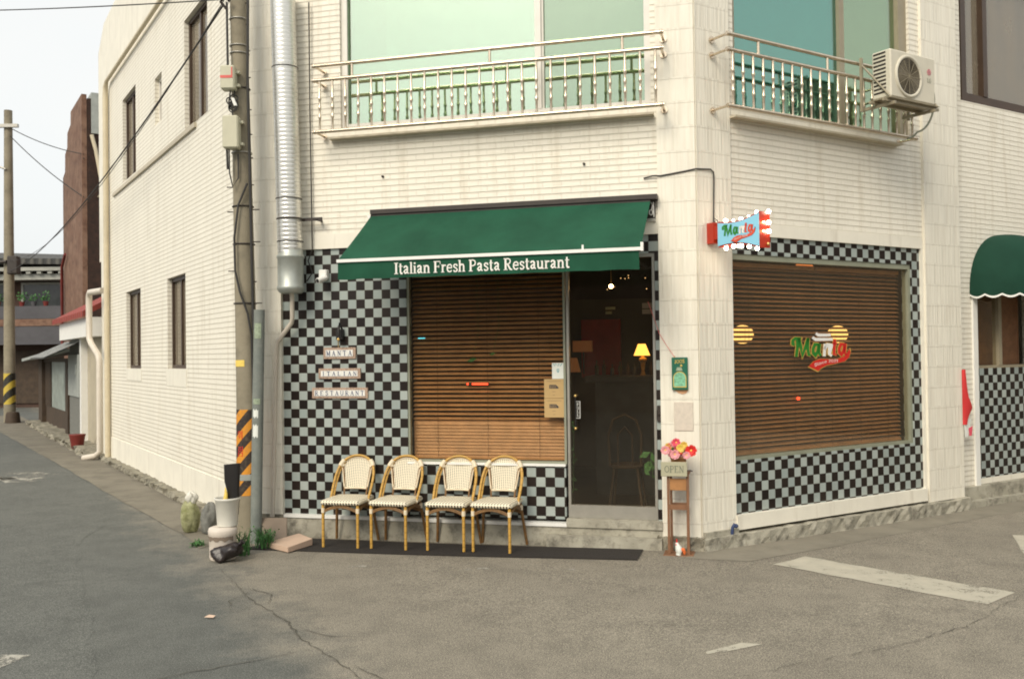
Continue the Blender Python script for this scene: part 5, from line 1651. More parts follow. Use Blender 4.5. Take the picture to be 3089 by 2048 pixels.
# ================================================================ CHAIRS
def make_chair():
    t = thing('bistro_chair', '', 'chair', FB, (0, 0, 0), 'bistro chairs lined up on the black mat')
    C = WORLD
    m = MB(FB)
    # seat: rounded trapezoid, gently domed, bull-nosed edge
    out = []
    def corner(cx, cy, r, a0, a1):
        for i in range(6):
            a = R(a0 + (a1 - a0) * i / 5); out.append((cx + r * math.cos(a), cy + r * math.sin(a)))
    corner(0.150, -0.165, 0.035, -90, 0); corner(0.130, 0.165, 0.05, 0, 90); corner(-0.130, 0.165, 0.05, 90, 180); corner(-0.150, -0.165, 0.035, 180, 270)
    n = len(out)
    layers = [(0.94, 0.372), (1.0, 0.380), (1.015, 0.393), (1.0, 0.408), (0.93, 0.414), (0.6, 0.418), (0.2, 0.419)]
    vs = []
    for s_, z in layers:
        for x, y in out: vs.append((x * s_, y * s_, z))
    fs = []
    for k in range(len(layers) - 1):
        for i in range(n):
            j = (i + 1) % n; fs.append((k * n + i, k * n + j, (k + 1) * n + j, (k + 1) * n + i))
    fs.append(tuple(range(n))[::-1]); fs.append(tuple(range((len(layers) - 1) * n, len(layers) * n)))
    m.smooth = True; m.add(vs, fs); m.build('seat', 'wove', t)
    # back panel: shield shape following a shallow curve
    m = MB(FB); m.smooth = True
    NX, NZ = 12, 14
    def bp(u, v, off=0.0):
        z = 0.470 + 0.275 * v
        half = 0.108 + 0.042 * v ** 0.8
        top = 1.0
        x = (u * 2 - 1) * half
        if v > 0.62:
            q = (v - 0.62) / 0.38
            z = 0.470 + 0.275 * (0.62 + 0.38 * q * (1 - 0.62 * abs(u * 2 - 1) ** 2.2))
        y = 0.185 + 0.055 * v + 0.030 * (1 - (u * 2 - 1) ** 2) + off
        return (x, y, z)
    for off, flip in ((0, False), (0.010, True)):
        vs = [bp(i / NX, j / NZ, off) for j in range(NZ + 1) for i in range(NX + 1)]
        fs = [(j * (NX + 1) + i, j * (NX + 1) + i + 1, (j + 1) * (NX + 1) + i + 1, (j + 1) * (NX + 1) + i) for j in range(NZ) for i in range(NX)]
        m.add(vs, [f[::-1] for f in fs] if flip else fs)
    back = m.build('backrest', 'wove2', t)
    m = MB(FB)
    rim = [bp(0, j / NZ, 0.002) for j in range(NZ + 1)] + [bp(i / NX, 1, 0.002) for i in range(1, NX + 1)] + [bp(1, 1 - j / NZ, 0.002) for j in range(1, NZ + 1)] + [bp(1 - i / NX, 0, 0.002) for i in range(1, NX)]
    m.tube(rim, 0.0095, 6, close=True); m.build('binding', 'bind', back)
    # double bamboo hoop
    m = MB(FB)
    half = [(0.180, 0.02, 0.375), (0.184, 0.07, 0.45), (0.187, 0.125, 0.53), (0.184, 0.17, 0.60), (0.170, 0.205, 0.66), (0.140, 0.228, 0.710), (0.095, 0.248, 0.745), (0.045, 0.258, 0.762)]
    hoop = [(-x, y, z) for x, y, z in half] + [(0, 0.260, 0.766)] + [(x, y, z) for x, y, z in half[::-1]]
    def smooth_path(P, it=2):
        P = [Vector(p) for p in P]
        for _ in range(it):
            Q = [P[0]]
            for i in range(len(P) - 1):
                Q += [P[i].lerp(P[i + 1], 0.25), P[i].lerp(P[i + 1], 0.75)]
            Q.append(P[-1]); P = Q
        return P
    m.tube(smooth_path(hoop), 0.0115, 8)
    m.tube(smooth_path([(x * 0.93, y + 0.022, z - 0.010) for x, y, z in hoop]), 0.0105, 8)
    m.build('hoop', 'bamboo', t)
    for sgn in (-1, 1):
        m = MB(FB)
        m.tube([(sgn * 0.162, 0.212, 0.672), (sgn * 0.148, 0.228, 0.702), (sgn * 0.128, 0.236, 0.724)], 0.021, 8)
        m.tube([(sgn * 0.150, 0.235, 0.695), (sgn * 0.135, 0.228, 0.665)], 0.016, 8)
        m.build('joint_wrap', 'bind', t)
        for (x, y, z) in ((0.163, -0.175, 0.325), (0.172, 0.15, 0.335)):
            m = MB(FB); m.tube([(sgn * x, y, z - 0.022), (sgn * x, y, z + 0.02)], 0.0175, 8); m.build('joint_wrap', 'bind', t)
        m = MB(FB); m.ball((sgn * 0.180, 0.03, 0.385), 0.018, 8, 6); m.build('joint_wrap', 'bind', t)
        m = MB(FB)
        m.tube([(sgn * 0.108, 0.165, 0.40), (sgn * 0.112, 0.195, 0.50), (sgn * 0.135, 0.225, 0.66)], 0.009, 8)
        m.build('stile', 'bamboodark', t)
    m = MB(FB)
    def apron(a, b, rise):
        a = Vector(a); b = Vector(b)
        m.tube([a.lerp(b, i / 10) + Vector((0, 0, rise * math.sin(PI * i / 10))) for i in range(11)], 0.008, 6)
    for dz in (0, -0.014):
        apron((-0.163, -0.175, 0.32 + dz), (0.163, -0.175, 0.32 + dz), 0.045)
        for sgn in (-1, 1): apron((sgn * 0.165, -0.17, 0.32 + dz), (sgn * 0.172, 0.15, 0.32 + dz), 0.045)
        apron((-0.172, 0.15, 0.30 + dz), (0.172, 0.15, 0.30 + dz), 0.03)
    m.build('apron', 'bamboodark', t)
    for sgn in (-1, 1):
        m = MB(FB); m.tube([(sgn * 0.163, -0.175, 0.376), (sgn * 0.163, -0.178, 0.0)], [0.0135, 0.0125], 10); m.build('leg', 'bamboo', t)
        m = MB(FB); m.tube([(sgn * 0.165, 0.14, 0.378), (sgn * 0.178, 0.165, 0.27), (sgn * 0.205, 0.215, 0.0)], [0.0135, 0.0135, 0.012], 10); m.build('leg', 'bamboodark', t)
    return t
chair = make_chair()
def copy_tree(o, parent=None):
    c = o.copy(); sc.collection.objects.link(c)
    c.parent = parent
    for ch in [q for q in sc.objects if q.parent == o]:
        copy_tree(ch, c)
    return c
spots = [(1.112, -0.270, 2.0, 'cream woven bistro chair farthest left in the row, in front of checkered tiles only'),
         (1.572, -0.255, -2.0, 'cream woven bistro chair second from the left end, below the edge between tiles and blind'),
         (2.085, -0.245, 1.0, 'cream woven bistro chair third in the row, standing before the window blind'),
         (2.500, -0.240, -1.5, 'cream woven bistro chair nearest the glass door, at the right end of the row')]
for i, (x, y, a, lab) in enumerate(spots):
    c = chair if i == 0 else copy_tree(chair)
    w = FB @ Vector((x, y, 0))
    c.matrix_basis = FB @ Matrix.Translation((x, y, gz(w.x, w.y) + 0.012)) @ Matrix.Rotation(R(a), 4, 'Z')
    c['label'] = lab

# --- black mat
m = MB(FB); m.smooth = True
nx = 30; ny = 4
vs = []
def matp(u, v):
    fl, fr = (0.30, -0.640), (3.745, -0.500); bl, br = (0.36, -0.10), (3.745, -0.115)
    x = (fl[0] * (1 - u) + fr[0] * u) * (1 - v) + (bl[0] * (1 - u) + br[0] * u) * v
    y = (fl[1] * (1 - u) + fr[1] * u) * (1 - v) + (bl[1] * (1 - u) + br[1] * u) * v
    w = FB @ Vector((x, y, 0))
    return (x, y, gz(w.x, w.y) + 0.010)
vs = [matp(i / nx, j / ny) for j in range(ny + 1) for i in range(nx + 1)]
m.add(vs, [(j * (nx + 1) + i, j * (nx + 1) + i + 1, (j + 1) * (nx + 1) + i + 1, (j + 1) * (nx + 1) + i) for j in range(ny) for i in range(nx)])
low = [(p[0], p[1], p[2] - 0.009) for p in vs[:nx + 1]]
m.add(vs[:nx + 1] + low, [(i, nx + 1 + i, nx + 2 + i, i + 1) for i in range(nx)])
tag(m.build('floor_mat', 'mat'), 'long black rubber mat on the ground beneath the chairs', 'mat')

# ================================================================ STOOL WITH OPEN SIGN AND FLOWERS
st = thing('plant_stand', 'tall narrow brown wooden stand in front of the corner pillar', 'stand', FB, (4.05, -0.17, -0.03))
gs = -0.035
m = MB(FB); m.bbox(3.925, 4.175, -0.28, -0.08, gs - 0.005, gs + 0.014, 0.004); m.build('base_board', 'wood', st)
for (x, y) in ((3.972, -0.225), (4.132, -0.225), (3.985, -0.115), (4.120, -0.115)):
    m = MB(FB); m.box(x - 0.010, x + 0.010, y - 0.010, y + 0.010, gs + 0.014, 0.640); m.build('leg', 'wood', st)
m = MB(FB); m.box(3.983, 4.121, -0.236, -0.216, 0.345, 0.385); m.box(3.983, 4.121, -0.12, -0.105, 0.345, 0.385); m.build('rung', 'wood', st)
m = MB(FB); m.box(3.984, 4.120, -0.230, -0.218, 0.505, 0.600); m.build('apron', 'wood2', st)
m = MB(FB); m.box(3.955, 4.148, -0.245, -0.095, 0.640, 0.658); m.box(3.984, 4.120, -0.21, -0.125, 0.50, 0.512); m.build('top', 'wood', st)
t = thing('open_sign', 'sage green wooden board reading OPEN hung across the plant stand', 'sign', FB, (4.03, -0.25, 0.66))
m = MB(FB); m.bbox(3.918, 4.132, -0.268, -0.256, 0.622, 0.742, 0.004); m.build('board', 'board', t)
m = MB(FB); letters(m, 'OPEN', 3.945, 4.108, 0.655, 0.055, -0.2685, thick=0.8); m.build('lettering', 'boardtext', t)
m = MB(FB); m.tube([(4.133, -0.262, 0.672), (4.155, -0.262, 0.675), (4.175, -0.262, 0.668)], 0.006, 6); m.build('hook', 'darkmetal', t)
fl = thing('flower_pot', 'brown pot of red pink and yellow flowers on the plant stand', 'flower pot', FB, (4.055, -0.17, 0.66))
m = MB(FB); m.lathe([(0.055, 0.0), (0.066, 0.10), (0.072, 0.105), (0.072, 0.12), (0.06, 0.12)], (4.055, -0.17, 0.659), 16); m.build('pot', 'wood2', fl)
rnd = random.Random(11)
fls = [(3.955, 0.895, 'petpink', 0.038), (4.010, 0.905, 'pethot', 0.052), (4.045, 0.960, 'pethot', 0.036), (4.080, 0.915, 'petyel', 0.035), (4.105, 0.935, 'petyel', 0.032), (4.165, 0.895, 'petred', 0.048), (4.090, 0.865, 'petpink', 0.048), (4.035, 0.865, 'petpink', 0.040), (3.975, 0.925, 'petyel', 0.028), (4.13, 0.86, 'petpink', 0.032), (4.00, 0.865, 'petpink', 0.032), (4.02, 0.945, 'petpink', 0.030), (4.07, 0.89, 'petred', 0.030)]
for (x, z, mt, r) in fls:
    m = MB(FB); z -= 0.06
    y = -0.25 + rnd.uniform(-0.03, 0.06)
    for ring in (0, 1):
        n = 8
        for k in range(n):
            a = 2 * PI * k / n + ring * 0.4 + rnd.uniform(-0.1, 0.1)
            rr_ = r * (1 - 0.35 * ring); w = rr_ * 0.42
            c, s_ = math.cos(a), math.sin(a)
            tilt = -0.25 * rr_ if ring == 0 else -0.6 * rr_
            P = lambda d, e, yy: (x + c * d - s_ * e, y + yy, z + s_ * d + c * e)
            m.add([P(0.1 * rr_, 0, 0), P(0.6 * rr_, w, tilt * 0.5), P(rr_, w * 0.5, tilt), P(rr_, -w * 0.5, tilt), P(0.6 * rr_, -w, tilt * 0.5)], [(0, 1, 2, 3, 4)])
    m.slot = 1
    m.ball((x, y - 0.003, z), r * 0.2, 8, 5)
    m.slot = 2
    m.tube([(x, y + 0.004, z), (4.055 + (x - 4.055) * 0.35, -0.17, 0.77)], 0.0025, 5)
    m.build('flower', [mt, 'petyel', 'leaf'], fl)
m = MB(FB)
for k in range(16):
    a = rnd.uniform(0, 2 * PI); r = rnd.uniform(0.02, 0.09); zc = rnd.uniform(0.77, 0.83)
    x, y = 4.055 + r * math.cos(a), -0.18 + r * 0.5 * math.sin(a)
    m.add([(x, y, zc), (x + 0.015, y - 0.01, zc + 0.02), (x + 0.005, y - 0.015, zc + 0.045), (x - 0.012, y, zc + 0.02)], [(0, 1, 2, 3)])
m.build('foliage', 'leaf', fl)
# rooster ornament at its foot
t = thing('rooster_figurine', 'small orange and white rooster figurine at foot of the plant stand', 'figurine', FB, (4.06, -0.27, gs))
m = MB(FB)
m.tube([(4.050, -0.262, gs + 0.014), (4.052, -0.262, gs + 0.028)], 0.022, 10)
m.tube([(4.052, -0.262, gs + 0.025), (4.056, -0.262, gs + 0.05), (4.050, -0.262, gs + 0.075), (4.040, -0.262, gs + 0.10), (4.036, -0.262, gs + 0.115)], [0.018, 0.030, 0.026, 0.015, 0.012], 10)
m.build('body', 'paper', t)
m = MB(FB)
m.tube([(4.070, -0.262, gs + 0.055), (4.090, -0.262, gs + 0.060), (4.100, -0.262, gs + 0.035), (4.098, -0.262, gs + 0.02)], [0.020, 0.017, 0.013, 0.008], 8); m.build('tail', 'orange', t)
m = MB(FB); m.ball((4.038, -0.262, gs + 0.128), 0.012, 8, 6, (0.5, 0.4, 1.6)); m.ball((4.034, -0.272, gs + 0.10), 0.007, 6, 5); m.build('comb', 'petred', t)

# ================================================================ CLUTTER AT THE LEFT CORNER
t = thing('plastic_drum', 'pale plastic drum with ragged brown label under the white bucket', 'drum', FW, (-2.475, 8.0, -0.05))
m = MB(FW); m.lathe([(0.104, -0.05), (0.110, -0.03), (0.110, 0.02), (0.112, 0.145), (0.119, 0.155), (0.120, 0.19), (0.112, 0.212), (0.088, 0.222)], (-2.475, 8.0, 0), 24); m.build('body', 'stump', t)
m = MB(FW)
vv = []
for i in range(15):
    a = R(195 + i * 10)
    for z in (0.115 + 0.010 * math.sin(i * 1.7), 0.150 + 0.006 * math.sin(i * 2.3)): vv.append((-2.475 + 0.1145 * math.cos(a), 8.0 + 0.1145 * math.sin(a), z))
m.add(vv, [(2 * i, 2 * i + 2, 2 * i + 3, 2 * i + 1) for i in range(14)]); m.build('label_band', 'brownpanel', t)
t = thing('bucket', 'white plastic bucket standing on the pale drum by the pole', 'bucket', FW, (-2.44, 8.02, 0.225))
m = MB(FW); m.lathe([(0.084, 0.226), (0.100, 0.44), (0.107, 0.445), (0.107, 0.462), (0.098, 0.462), (0.092, 0.44), (0.078, 0.30)], (-2.44, 8.02, 0), 26); m.build('body', 'bucket', t)
m = MB(FW)
t2 = thing('black_sheet_roll', 'rolled black plastic sheet sticking up out of the white bucket', 'plastic roll', FW, (-2.40, 8.03, 0.30))
m.smooth = True
n = 16; vv = []
for z, rx in ((0.31, 0.045), (0.45, 0.055), (0.52, 0.052), (0.60, 0.066), (0.745, 0.070)):
    for i in range(n):
        a = 2 * PI * i / n; vv.append((-2.400 + rx * math.cos(a) + (0.008 if z < 0.55 else 0), 8.03 + 0.03 * math.sin(a), z + 0.006 * math.cos(a)))
m.add(vv, [(k * n + i, k * n + (i + 1) % n, (k + 1) * n + (i + 1) % n, (k + 1) * n + i) for k in range(4) for i in range(n)])
m.smooth = False; m.add(vv[-n:], [tuple(range(n))]); m.build('sheet', 'black', t2)
m = MB(FW); m.tube([(-2.447, 7.995, 0.45), (-2.442, 7.99, 0.50), (-2.448, 7.995, 0.55)], [0.020, 0.014, 0.004], 8); m.build('inner_fold', 'petyel', t2)
def lump(name, mat, c, sx, sy, sz, seed, amp=0.18, n=30, mm=20, zmin=None):
    rnd = random.Random(seed); m = MB(FW); m.smooth = True
    vs = []
    ph = [rnd.uniform(0, 6) for _ in range(6)]
    for j in range(mm + 1):
        th = PI * j / mm
        for i in range(n):
            a = 2 * PI * i / n
            r = 1 + amp * (math.sin(3 * a + ph[0]) * math.sin(2 * th + ph[1]) + 0.6 * math.sin(5 * a + ph[2] + 3 * th) + 0.5 * math.sin(8 * a + ph[3]) * math.sin(5 * th) + 0.35 * math.sin(13 * a + ph[4] + 2 * th) * math.sin(9 * th + ph[5])) * math.sin(th)
            z = c[2] - math.cos(th) * sz * r
            if zmin is not None: z = max(zmin, z)
            vs.append((c[0] + r * math.sin(th) * math.cos(a) * sx, c[1] + r * math.sin(th) * math.sin(a) * sy, z))
    m.add(vs, [(j * n + i, j * n + (i + 1) % n, (j + 1) * n + (i + 1) % n, (j + 1) * n + i) for j in range(mm) for i in range(n)])
    return m
m = lump('bag', 'bag', (-2.400, 7.87, 0.005), 0.125, 0.08, 0.075, 4, 0.22, 30, 20, zmin=-0.045)
m.v = [Vector((v.x, v.y, v.z + max(0, (v.x + 2.44)) * 0.35)) for v in m.v]
m.tube([(-2.33, 7.89, 0.055), (-2.29, 7.90, 0.10), (-2.275, 7.90, 0.115)], [0.03, 0.018, 0.025], 8)
tag(m.build('garbage_bag', 'bag'), 'crumpled black plastic bag lying against the pale drum', 'bag')
m = lump('jug', 'jug', (-3.165, 9.2, 0.10), 0.092, 0.085, 0.17, 8, 0.11, zmin=-0.045)
q = lump('jugtop', 'jug', (-3.150, 9.2, 0.285), 0.052, 0.05, 0.065, 18, 0.25)
m.slot = 1; m.smooth = True; m.add(q.v, q.f)
t = tag(m.build('plastic_bag', ['jug', 'bucket']), 'tied translucent green and white plastic bag leaning against the side wall', 'bag')
m = MB(FW)
m.add([(-3.02, 9.05, -0.045), (-2.90, 9.00, -0.045), (-2.86, 9.10, 0.22), (-2.92, 9.16, 0.28), (-3.03, 9.15, 0.22), (-3.00, 9.08, 0.05)], [(0, 1, 2, 3, 4, 5)])
m = lump('rag', 'slate', (-2.955, 9.10, 0.10), 0.075, 0.06, 0.16, 15, 0.15, zmin=-0.045)
m.v = [Vector((v.x + v.z * 0.10, v.y, v.z)) for v in m.v]
tag(m.build('rubble_sack', 'slate'), 'dark grey sack slumped between the green bag and the drum', 'sack')
# brown panel leaning on the pilaster foot
m = MB(FW)
m.add([(-2.275, 8.52, -0.045), (-2.055, 8.50, -0.045), (-2.095, 8.68, 0.165), (-2.330, 8.70, 0.165), (-2.275, 8.54, -0.045), (-2.055, 8.52, -0.045), (-2.095, 8.70, 0.165), (-2.330, 8.72, 0.165)],
      [(0, 1, 2, 3), (7, 6, 5, 4), (0, 4, 5, 1), (1, 5, 6, 2), (2, 6, 7, 3), (3, 7, 4, 0)])
m.v = [Vector((v.x, v.y, v.z * 1.02)) for v in m.v]
tag(m.build('leaning_panel', 'brownpanel'), 'brown square panel leaning on the corner below the drain pipe', 'panel')
m = MB(FW); z0, z1 = -0.040, 0.0
cr = [(-2.215, 8.41), (-1.962, 8.16), (-1.81, 8.44), (-1.98, 8.66)]
zt = [0.0, 0.002, 0.022, 0.03]
m.add([(x, y, z0 + 0.3 * zt[i]) for i, (x, y) in enumerate(cr)] + [(x, y, zt[i]) for i, (x, y) in enumerate(cr)], [(3, 2, 1, 0), (4, 5, 6, 7), (0, 1, 5, 4), (1, 2, 6, 5), (2, 3, 7, 6), (3, 0, 4, 7)])
tag(m.build('foam_slab', 'pinkfoam'), 'pinkish square foam slab lying on the left end of the mat', 'foam slab')

def weed(x, y, h, n, r, seed, label):
    rnd = random.Random(seed); m = MB(FW)
    for k in range(n):
        a = rnd.uniform(0, 2 * PI); rr_ = r * math.sqrt(rnd.random()); bx, by = x + rr_ * math.cos(a) * 0.6, y + rr_ * math.sin(a) * 0.6
        hh = h * rnd.uniform(0.4, 1.0); lean = rnd.uniform(0.1, 0.6) * hh; aa = rnd.uniform(0, 2 * PI)
        w = rnd.uniform(0.003, 0.007)
        p0 = Vector((bx, by, -0.05)); p1 = p0 + Vector((lean * 0.3 * math.cos(aa), lean * 0.3 * math.sin(aa), hh * 0.6)); p2 = p0 + Vector((lean * math.cos(aa), lean * math.sin(aa), hh))
        sd = Vector((-math.sin(aa + 0.8), math.cos(aa + 0.8), 0)) * w
        m.add([p0 - sd * 0.5, p0 + sd * 0.5, p1 + sd, p1 - sd, p2], [(0, 1, 2, 3), (3, 2, 4)])
        for q in range(3):
            c = p0.lerp(p2, rnd.uniform(0.3, 1)); e = Vector((rnd.uniform(-1, 1), rnd.uniform(-1, 1), rnd.uniform(-0.2, 0.8))) * 0.018; f = Vector((e.y, -e.x, 0.004)) * 0.5
            m.add([c, c + e + f, c + e * 1.9, c + e - f], [(0, 1, 2, 3)])
    tag(m.build('weed', 'leaf'), label, 'plant', 'weeds along the wall foot')
weed(-2.33, 8.12, 0.24, 60, 0.09, 1, 'green weed tuft directly behind the black bag and beside the white drum')
weed(-2.23, 8.40, 0.20, 80, 0.14, 2, 'green weeds growing at the foot of the grey steel tube')
weed(-2.86, 8.55, 0.04, 40, 0.12, 3, 'flat patch of weeds on the gutter concrete left of the drum')

# rough foot along the side wall
rough_block(FA, -8.4, -0.40, -0.13, 0.0, -0.12, 0.03, 6, 90, 3, 0.022).build('plinth', 'plinthdark', bld)

# ================================================================ INSIDE THE RESTAURANT
t = thing('table_lamp', 'lit yellow table lamp seen through the glass door', 'lamp', FB, (3.53, 2.0, 1.35))
m = MB(FB); m.lathe([(0.040, 1.735), (0.088, 1.612)], (3.50, 2.0, 0), 24); m.build('shade', 'shade', t)
m = MB(FB); m.ball((3.51, 2.0, 1.565), 0.045, 12, 8, (1, 1, 0.7)); m.lathe([(0.03, 1.40), (0.015, 1.45), (0.03, 1.55), (0.01, 1.62)], (3.51, 2.0, 0), 12); m.build('base', 'bamboo', t)
m = MB(FB); m.bbox(2.9, 4.6, 1.85, 2.35, 1.33, 1.40, 0.01); m.box(3.0, 4.5, 1.95, 2.3, 0.13, 1.33)
tag(m.build('counter', 'counter'), 'dark slate counter with a lamp on it inside the restaurant', 'counter')
t = thing('hanging_bulb', 'single glowing filament bulb hanging inside above the door', 'lamp', FB, (3.24, 1.6, 2.35))
m = MB(FB); m.ball((3.24, 1.6, 2.335), 0.018, 12, 8); m.build('bulb', 'bulbhot', t)
m = MB(FB); m.tube([(3.24, 1.6, 2.36), (3.24, 1.6, 2.92)], 0.003, 6); m.build('cord', 'brass', t)
m = MB(FB); m.box(3.05, 3.16, 2.4, 2.42, 2.13, 2.16); m.box(3.05, 3.12, 2.4, 2.42, 2.08, 2.11)
tag(m.build('wall_notice', 'oliveprint'), 'small pale notice strips high inside, left part of the door glass', 'notice')
m = MB(FB); m.box(3.74, 3.83, 0.10, 0.11, 2.03, 2.075); m.box(3.74, 3.83, 0.10, 0.11, 1.98, 2.02)
tag(m.build('door_notice', 'brownpanel'), 'two dim stickers at the upper right inside the door glass', 'notice')
rnd = random.Random(33)
for k in range(9):
    x = 2.98 + k * 0.085 + rnd.uniform(-0.01, 0.01); h = rnd.uniform(0.10, 0.2)
    m = MB(FB); m.lathe([(0.02, 1.40), (0.022, 1.40 + h * 0.6), (0.008, 1.40 + h * 0.75), (0.008, 1.40 + h)], (x, 2.1 + rnd.uniform(-0.1, 0.1), 0), 10)
    tag(m.build('bottle', ['olive', 'roomwall', 'counter'][k % 3]), 'dim bottle among the row standing on the dark counter inside', 'bottle', 'bottles on the counter inside')
m = MB(FB)
rnd = random.Random(9)
for k in range(46):
    m.ball((3.1 + rnd.uniform(0, 1.3), 1.0 + rnd.uniform(0, 0.8), 2.25 + rnd.uniform(0, 0.45)), 0.0045, 6, 4)
tag(m.build('fairy_lights', 'fairy'), 'string of tiny warm fairy lights under the ceiling behind the door', 'string lights')
t = thing('warm_box_lamp', 'dim orange rectangular lamp shade beside the dark red panel inside', 'lamp', FB, (3.05, 2.9, 1.7))
m = MB(FB); m.box(2.58, 2.80, 2.85, 2.95, 1.66, 1.79); m.build('shade', 'shadedim', t)
m = MB(FB); m.tube([(2.70, 2.9, 1.66), (2.70, 2.9, 1.40)], 0.01, 8); m.build('stem', 'darkmetal', t)
t = thing('floor_lamp', 'dim peach lamp shade just inside behind the window stickers', 'lamp', FB, (3.02, 0.9, 0.13))
m = MB(FB); m.lathe([(0.065, 1.60), (0.100, 1.46)], (2.90, 1.1, 0), 20); m.build('shade', 'shadedim', t)
m = MB(FB); m.tube([(2.90, 1.1, 0.13), (2.90, 1.1, 1.46)], 0.012, 8); m.build('stem', 'darkmetal', t)
# interior cafe chair silhouette
t = thing('cafe_chair', 'dark bentwood chair standing just inside the glass door', 'chair', FB, (3.45, 1.1, 0.13))
m = MB(FB); m.lathe([(0.17, 0.53), (0.18, 0.545), (0.17, 0.56)], (3.45, 1.1, 0), 20); m.build('seat', 'roomwall', t)
m = MB(FB); m.tube([(3.30, 0.98, 0.55), (3.29, 0.96, 0.85), (3.34, 0.95, 1.0), (3.45, 0.95, 1.05), (3.56, 0.95, 1.0), (3.61, 0.96, 0.85), (3.60, 0.98, 0.55)], 0.013, 8)
m.tube([(3.38, 0.98, 0.55), (3.38, 0.96, 0.85), (3.45, 0.955, 0.93), (3.52, 0.96, 0.85), (3.52, 0.98, 0.55)], 0.009, 8); m.build('backrest', 'roomwall', t)
for (dx, dy) in ((-0.14, -0.13), (0.14, -0.13), (-0.14, 0.13), (0.14, 0.13)):
    m = MB(FB); m.tube([(3.45 + dx * 0.8, 1.1 + dy * 0.8, 0.53), (3.45 + dx * 1.15, 1.1 + dy * 1.15, 0.13)], 0.013, 8); m.build('leg', 'roomwall', t)
def leafy(F, name, label, x0, x1, z0, z1, y, n, seed, s=0.03, mt='leafin'):
    rnd = random.Random(seed); m = MB(F)
    for k in range(n):
        x, z = rnd.uniform(x0, x1), rnd.uniform(z0, z1); a = rnd.uniform(0, 2 * PI); q = s * rnd.uniform(0.6, 1.2)
        c, s_ = math.cos(a), math.sin(a)
        yy = y + rnd.uniform(-0.01, 0.02)
        m.add([(x, yy, z), (x + c * q - s_ * q * 0.5, yy - 0.004, z + s_ * q + c * q * 0.5), (x + c * q * 2, yy, z + s_ * q * 2), (x + c * q + s_ * q * 0.5, yy + 0.004, z + s_ * q - c * q * 0.5)], [(0, 1, 2, 3)])
    m.tube([((x0 + x1) / 2, y + 0.01, z0), ((x0 + x1) / 2 + 0.01, y + 0.01, z1)], 0.002, 5)
    tag(m.build(name, mt), label, 'plant')
leafy(FB, 'hanging_vine', 'thin green vine hanging inside along the left edge of the door', 3.085, 3.13, 0.42, 1.05, 0.10, 26, 3, 0.013)
leafy(FB, 'house_plant', 'broad leaved green plant inside at the right edge of the door', 3.77, 3.83, 0.55, 0.80, 0.14, 9, 4, 0.05)
for (x, z, q, lab) in ((2.19, 1.600, 0.033, 'larger green leaf hanging in front of the wooden blind'), (2.385, 1.650, 0.024, 'smaller green leaf hanging in front of the blind, right of the larger')):
    m = MB(FB); m.add([(x - q * 1.5, 0.085, z - q * 0.4), (x, 0.08, z - q * 0.6), (x + q * 1.4, 0.085, z + q * 0.35), (x, 0.08, z + q * 0.5)], [(0, 1, 2, 3)])
    m.tube([(x, 0.085, z), (x + 0.06, 0.088, z + 0.25), (x + 0.05, 0.088, z + 0.8)], 0.0012, 4)
    tag(m.build('leaf_ornament', 'leafin'), lab, 'leaf')
t = thing('led_sign', 'small glowing red LED strip in front of the wooden blind', 'led sign', FB, (2.24, 0.09, 1.378))
m = MB(FB); m.box(2.185, 2.335, 0.086, 0.094, 1.372, 1.386); m.box(2.135, 2.150, 0.086, 0.094, 1.372, 1.388); m.build('strip', 'ledred', t)
m = MB(FB); m.box(2.125, 2.345, 0.095, 0.10, 1.366, 1.392); m.build('back_plate', 'black', t)
m = MB(FB); m.box(1.668, 1.735, 0.086, 0.094, 1.800, 1.808)
tag(m.build('indicator_light', 'ledcyan'), 'tiny cyan indicator light at the upper left of the front window', 'indicator')
m = MB(FC); m.box(1.315, 1.345, 0.09, 0.10, 1.185, 1.212)
tag(m.build('indicator_light', 'ledred'), 'tiny glowing red light low in the side window', 'indicator')
for (x, z, lab) in ((1.14, 1.806, 'glowing paper globe lamp behind the side window next to the pillar'), (2.53, 1.806, 'glowing paper globe lamp behind the side window above the logo')):
    t = thing('globe_lamp', lab, 'lamp', FC, (x, 0.6, z), 'paper globe lamps in the dining room')
    m = MB(FC); m.ball((x, 0.6, z), 0.105, 24, 14, (1, 1, 0.86)); m.build('globe', 'globe', t)
    m = MB(FC); m.tube([(x, 0.6, z + 0.09), (x, 0.6, 2.92)], 0.003, 5); m.build('cord', 'cable', t)
t = thing('pendant_lamp', 'dim orange ceiling lamp near the top of the side window', 'lamp', FC, (2.05, 0.6, 2.50))
m = MB(FC); m.lathe([(0.09, 0), (0.10, 0.02), (0.07, 0.07), (0.02, 0.09)], (2.03, 0.6, 2.46), 20); m.build('shade', 'pend', t)
m = MB(FC); m.tube([(2.03, 0.6, 2.54), (2.03, 0.6, 2.92)], 0.003, 5); m.build('cord', 'cable', t)

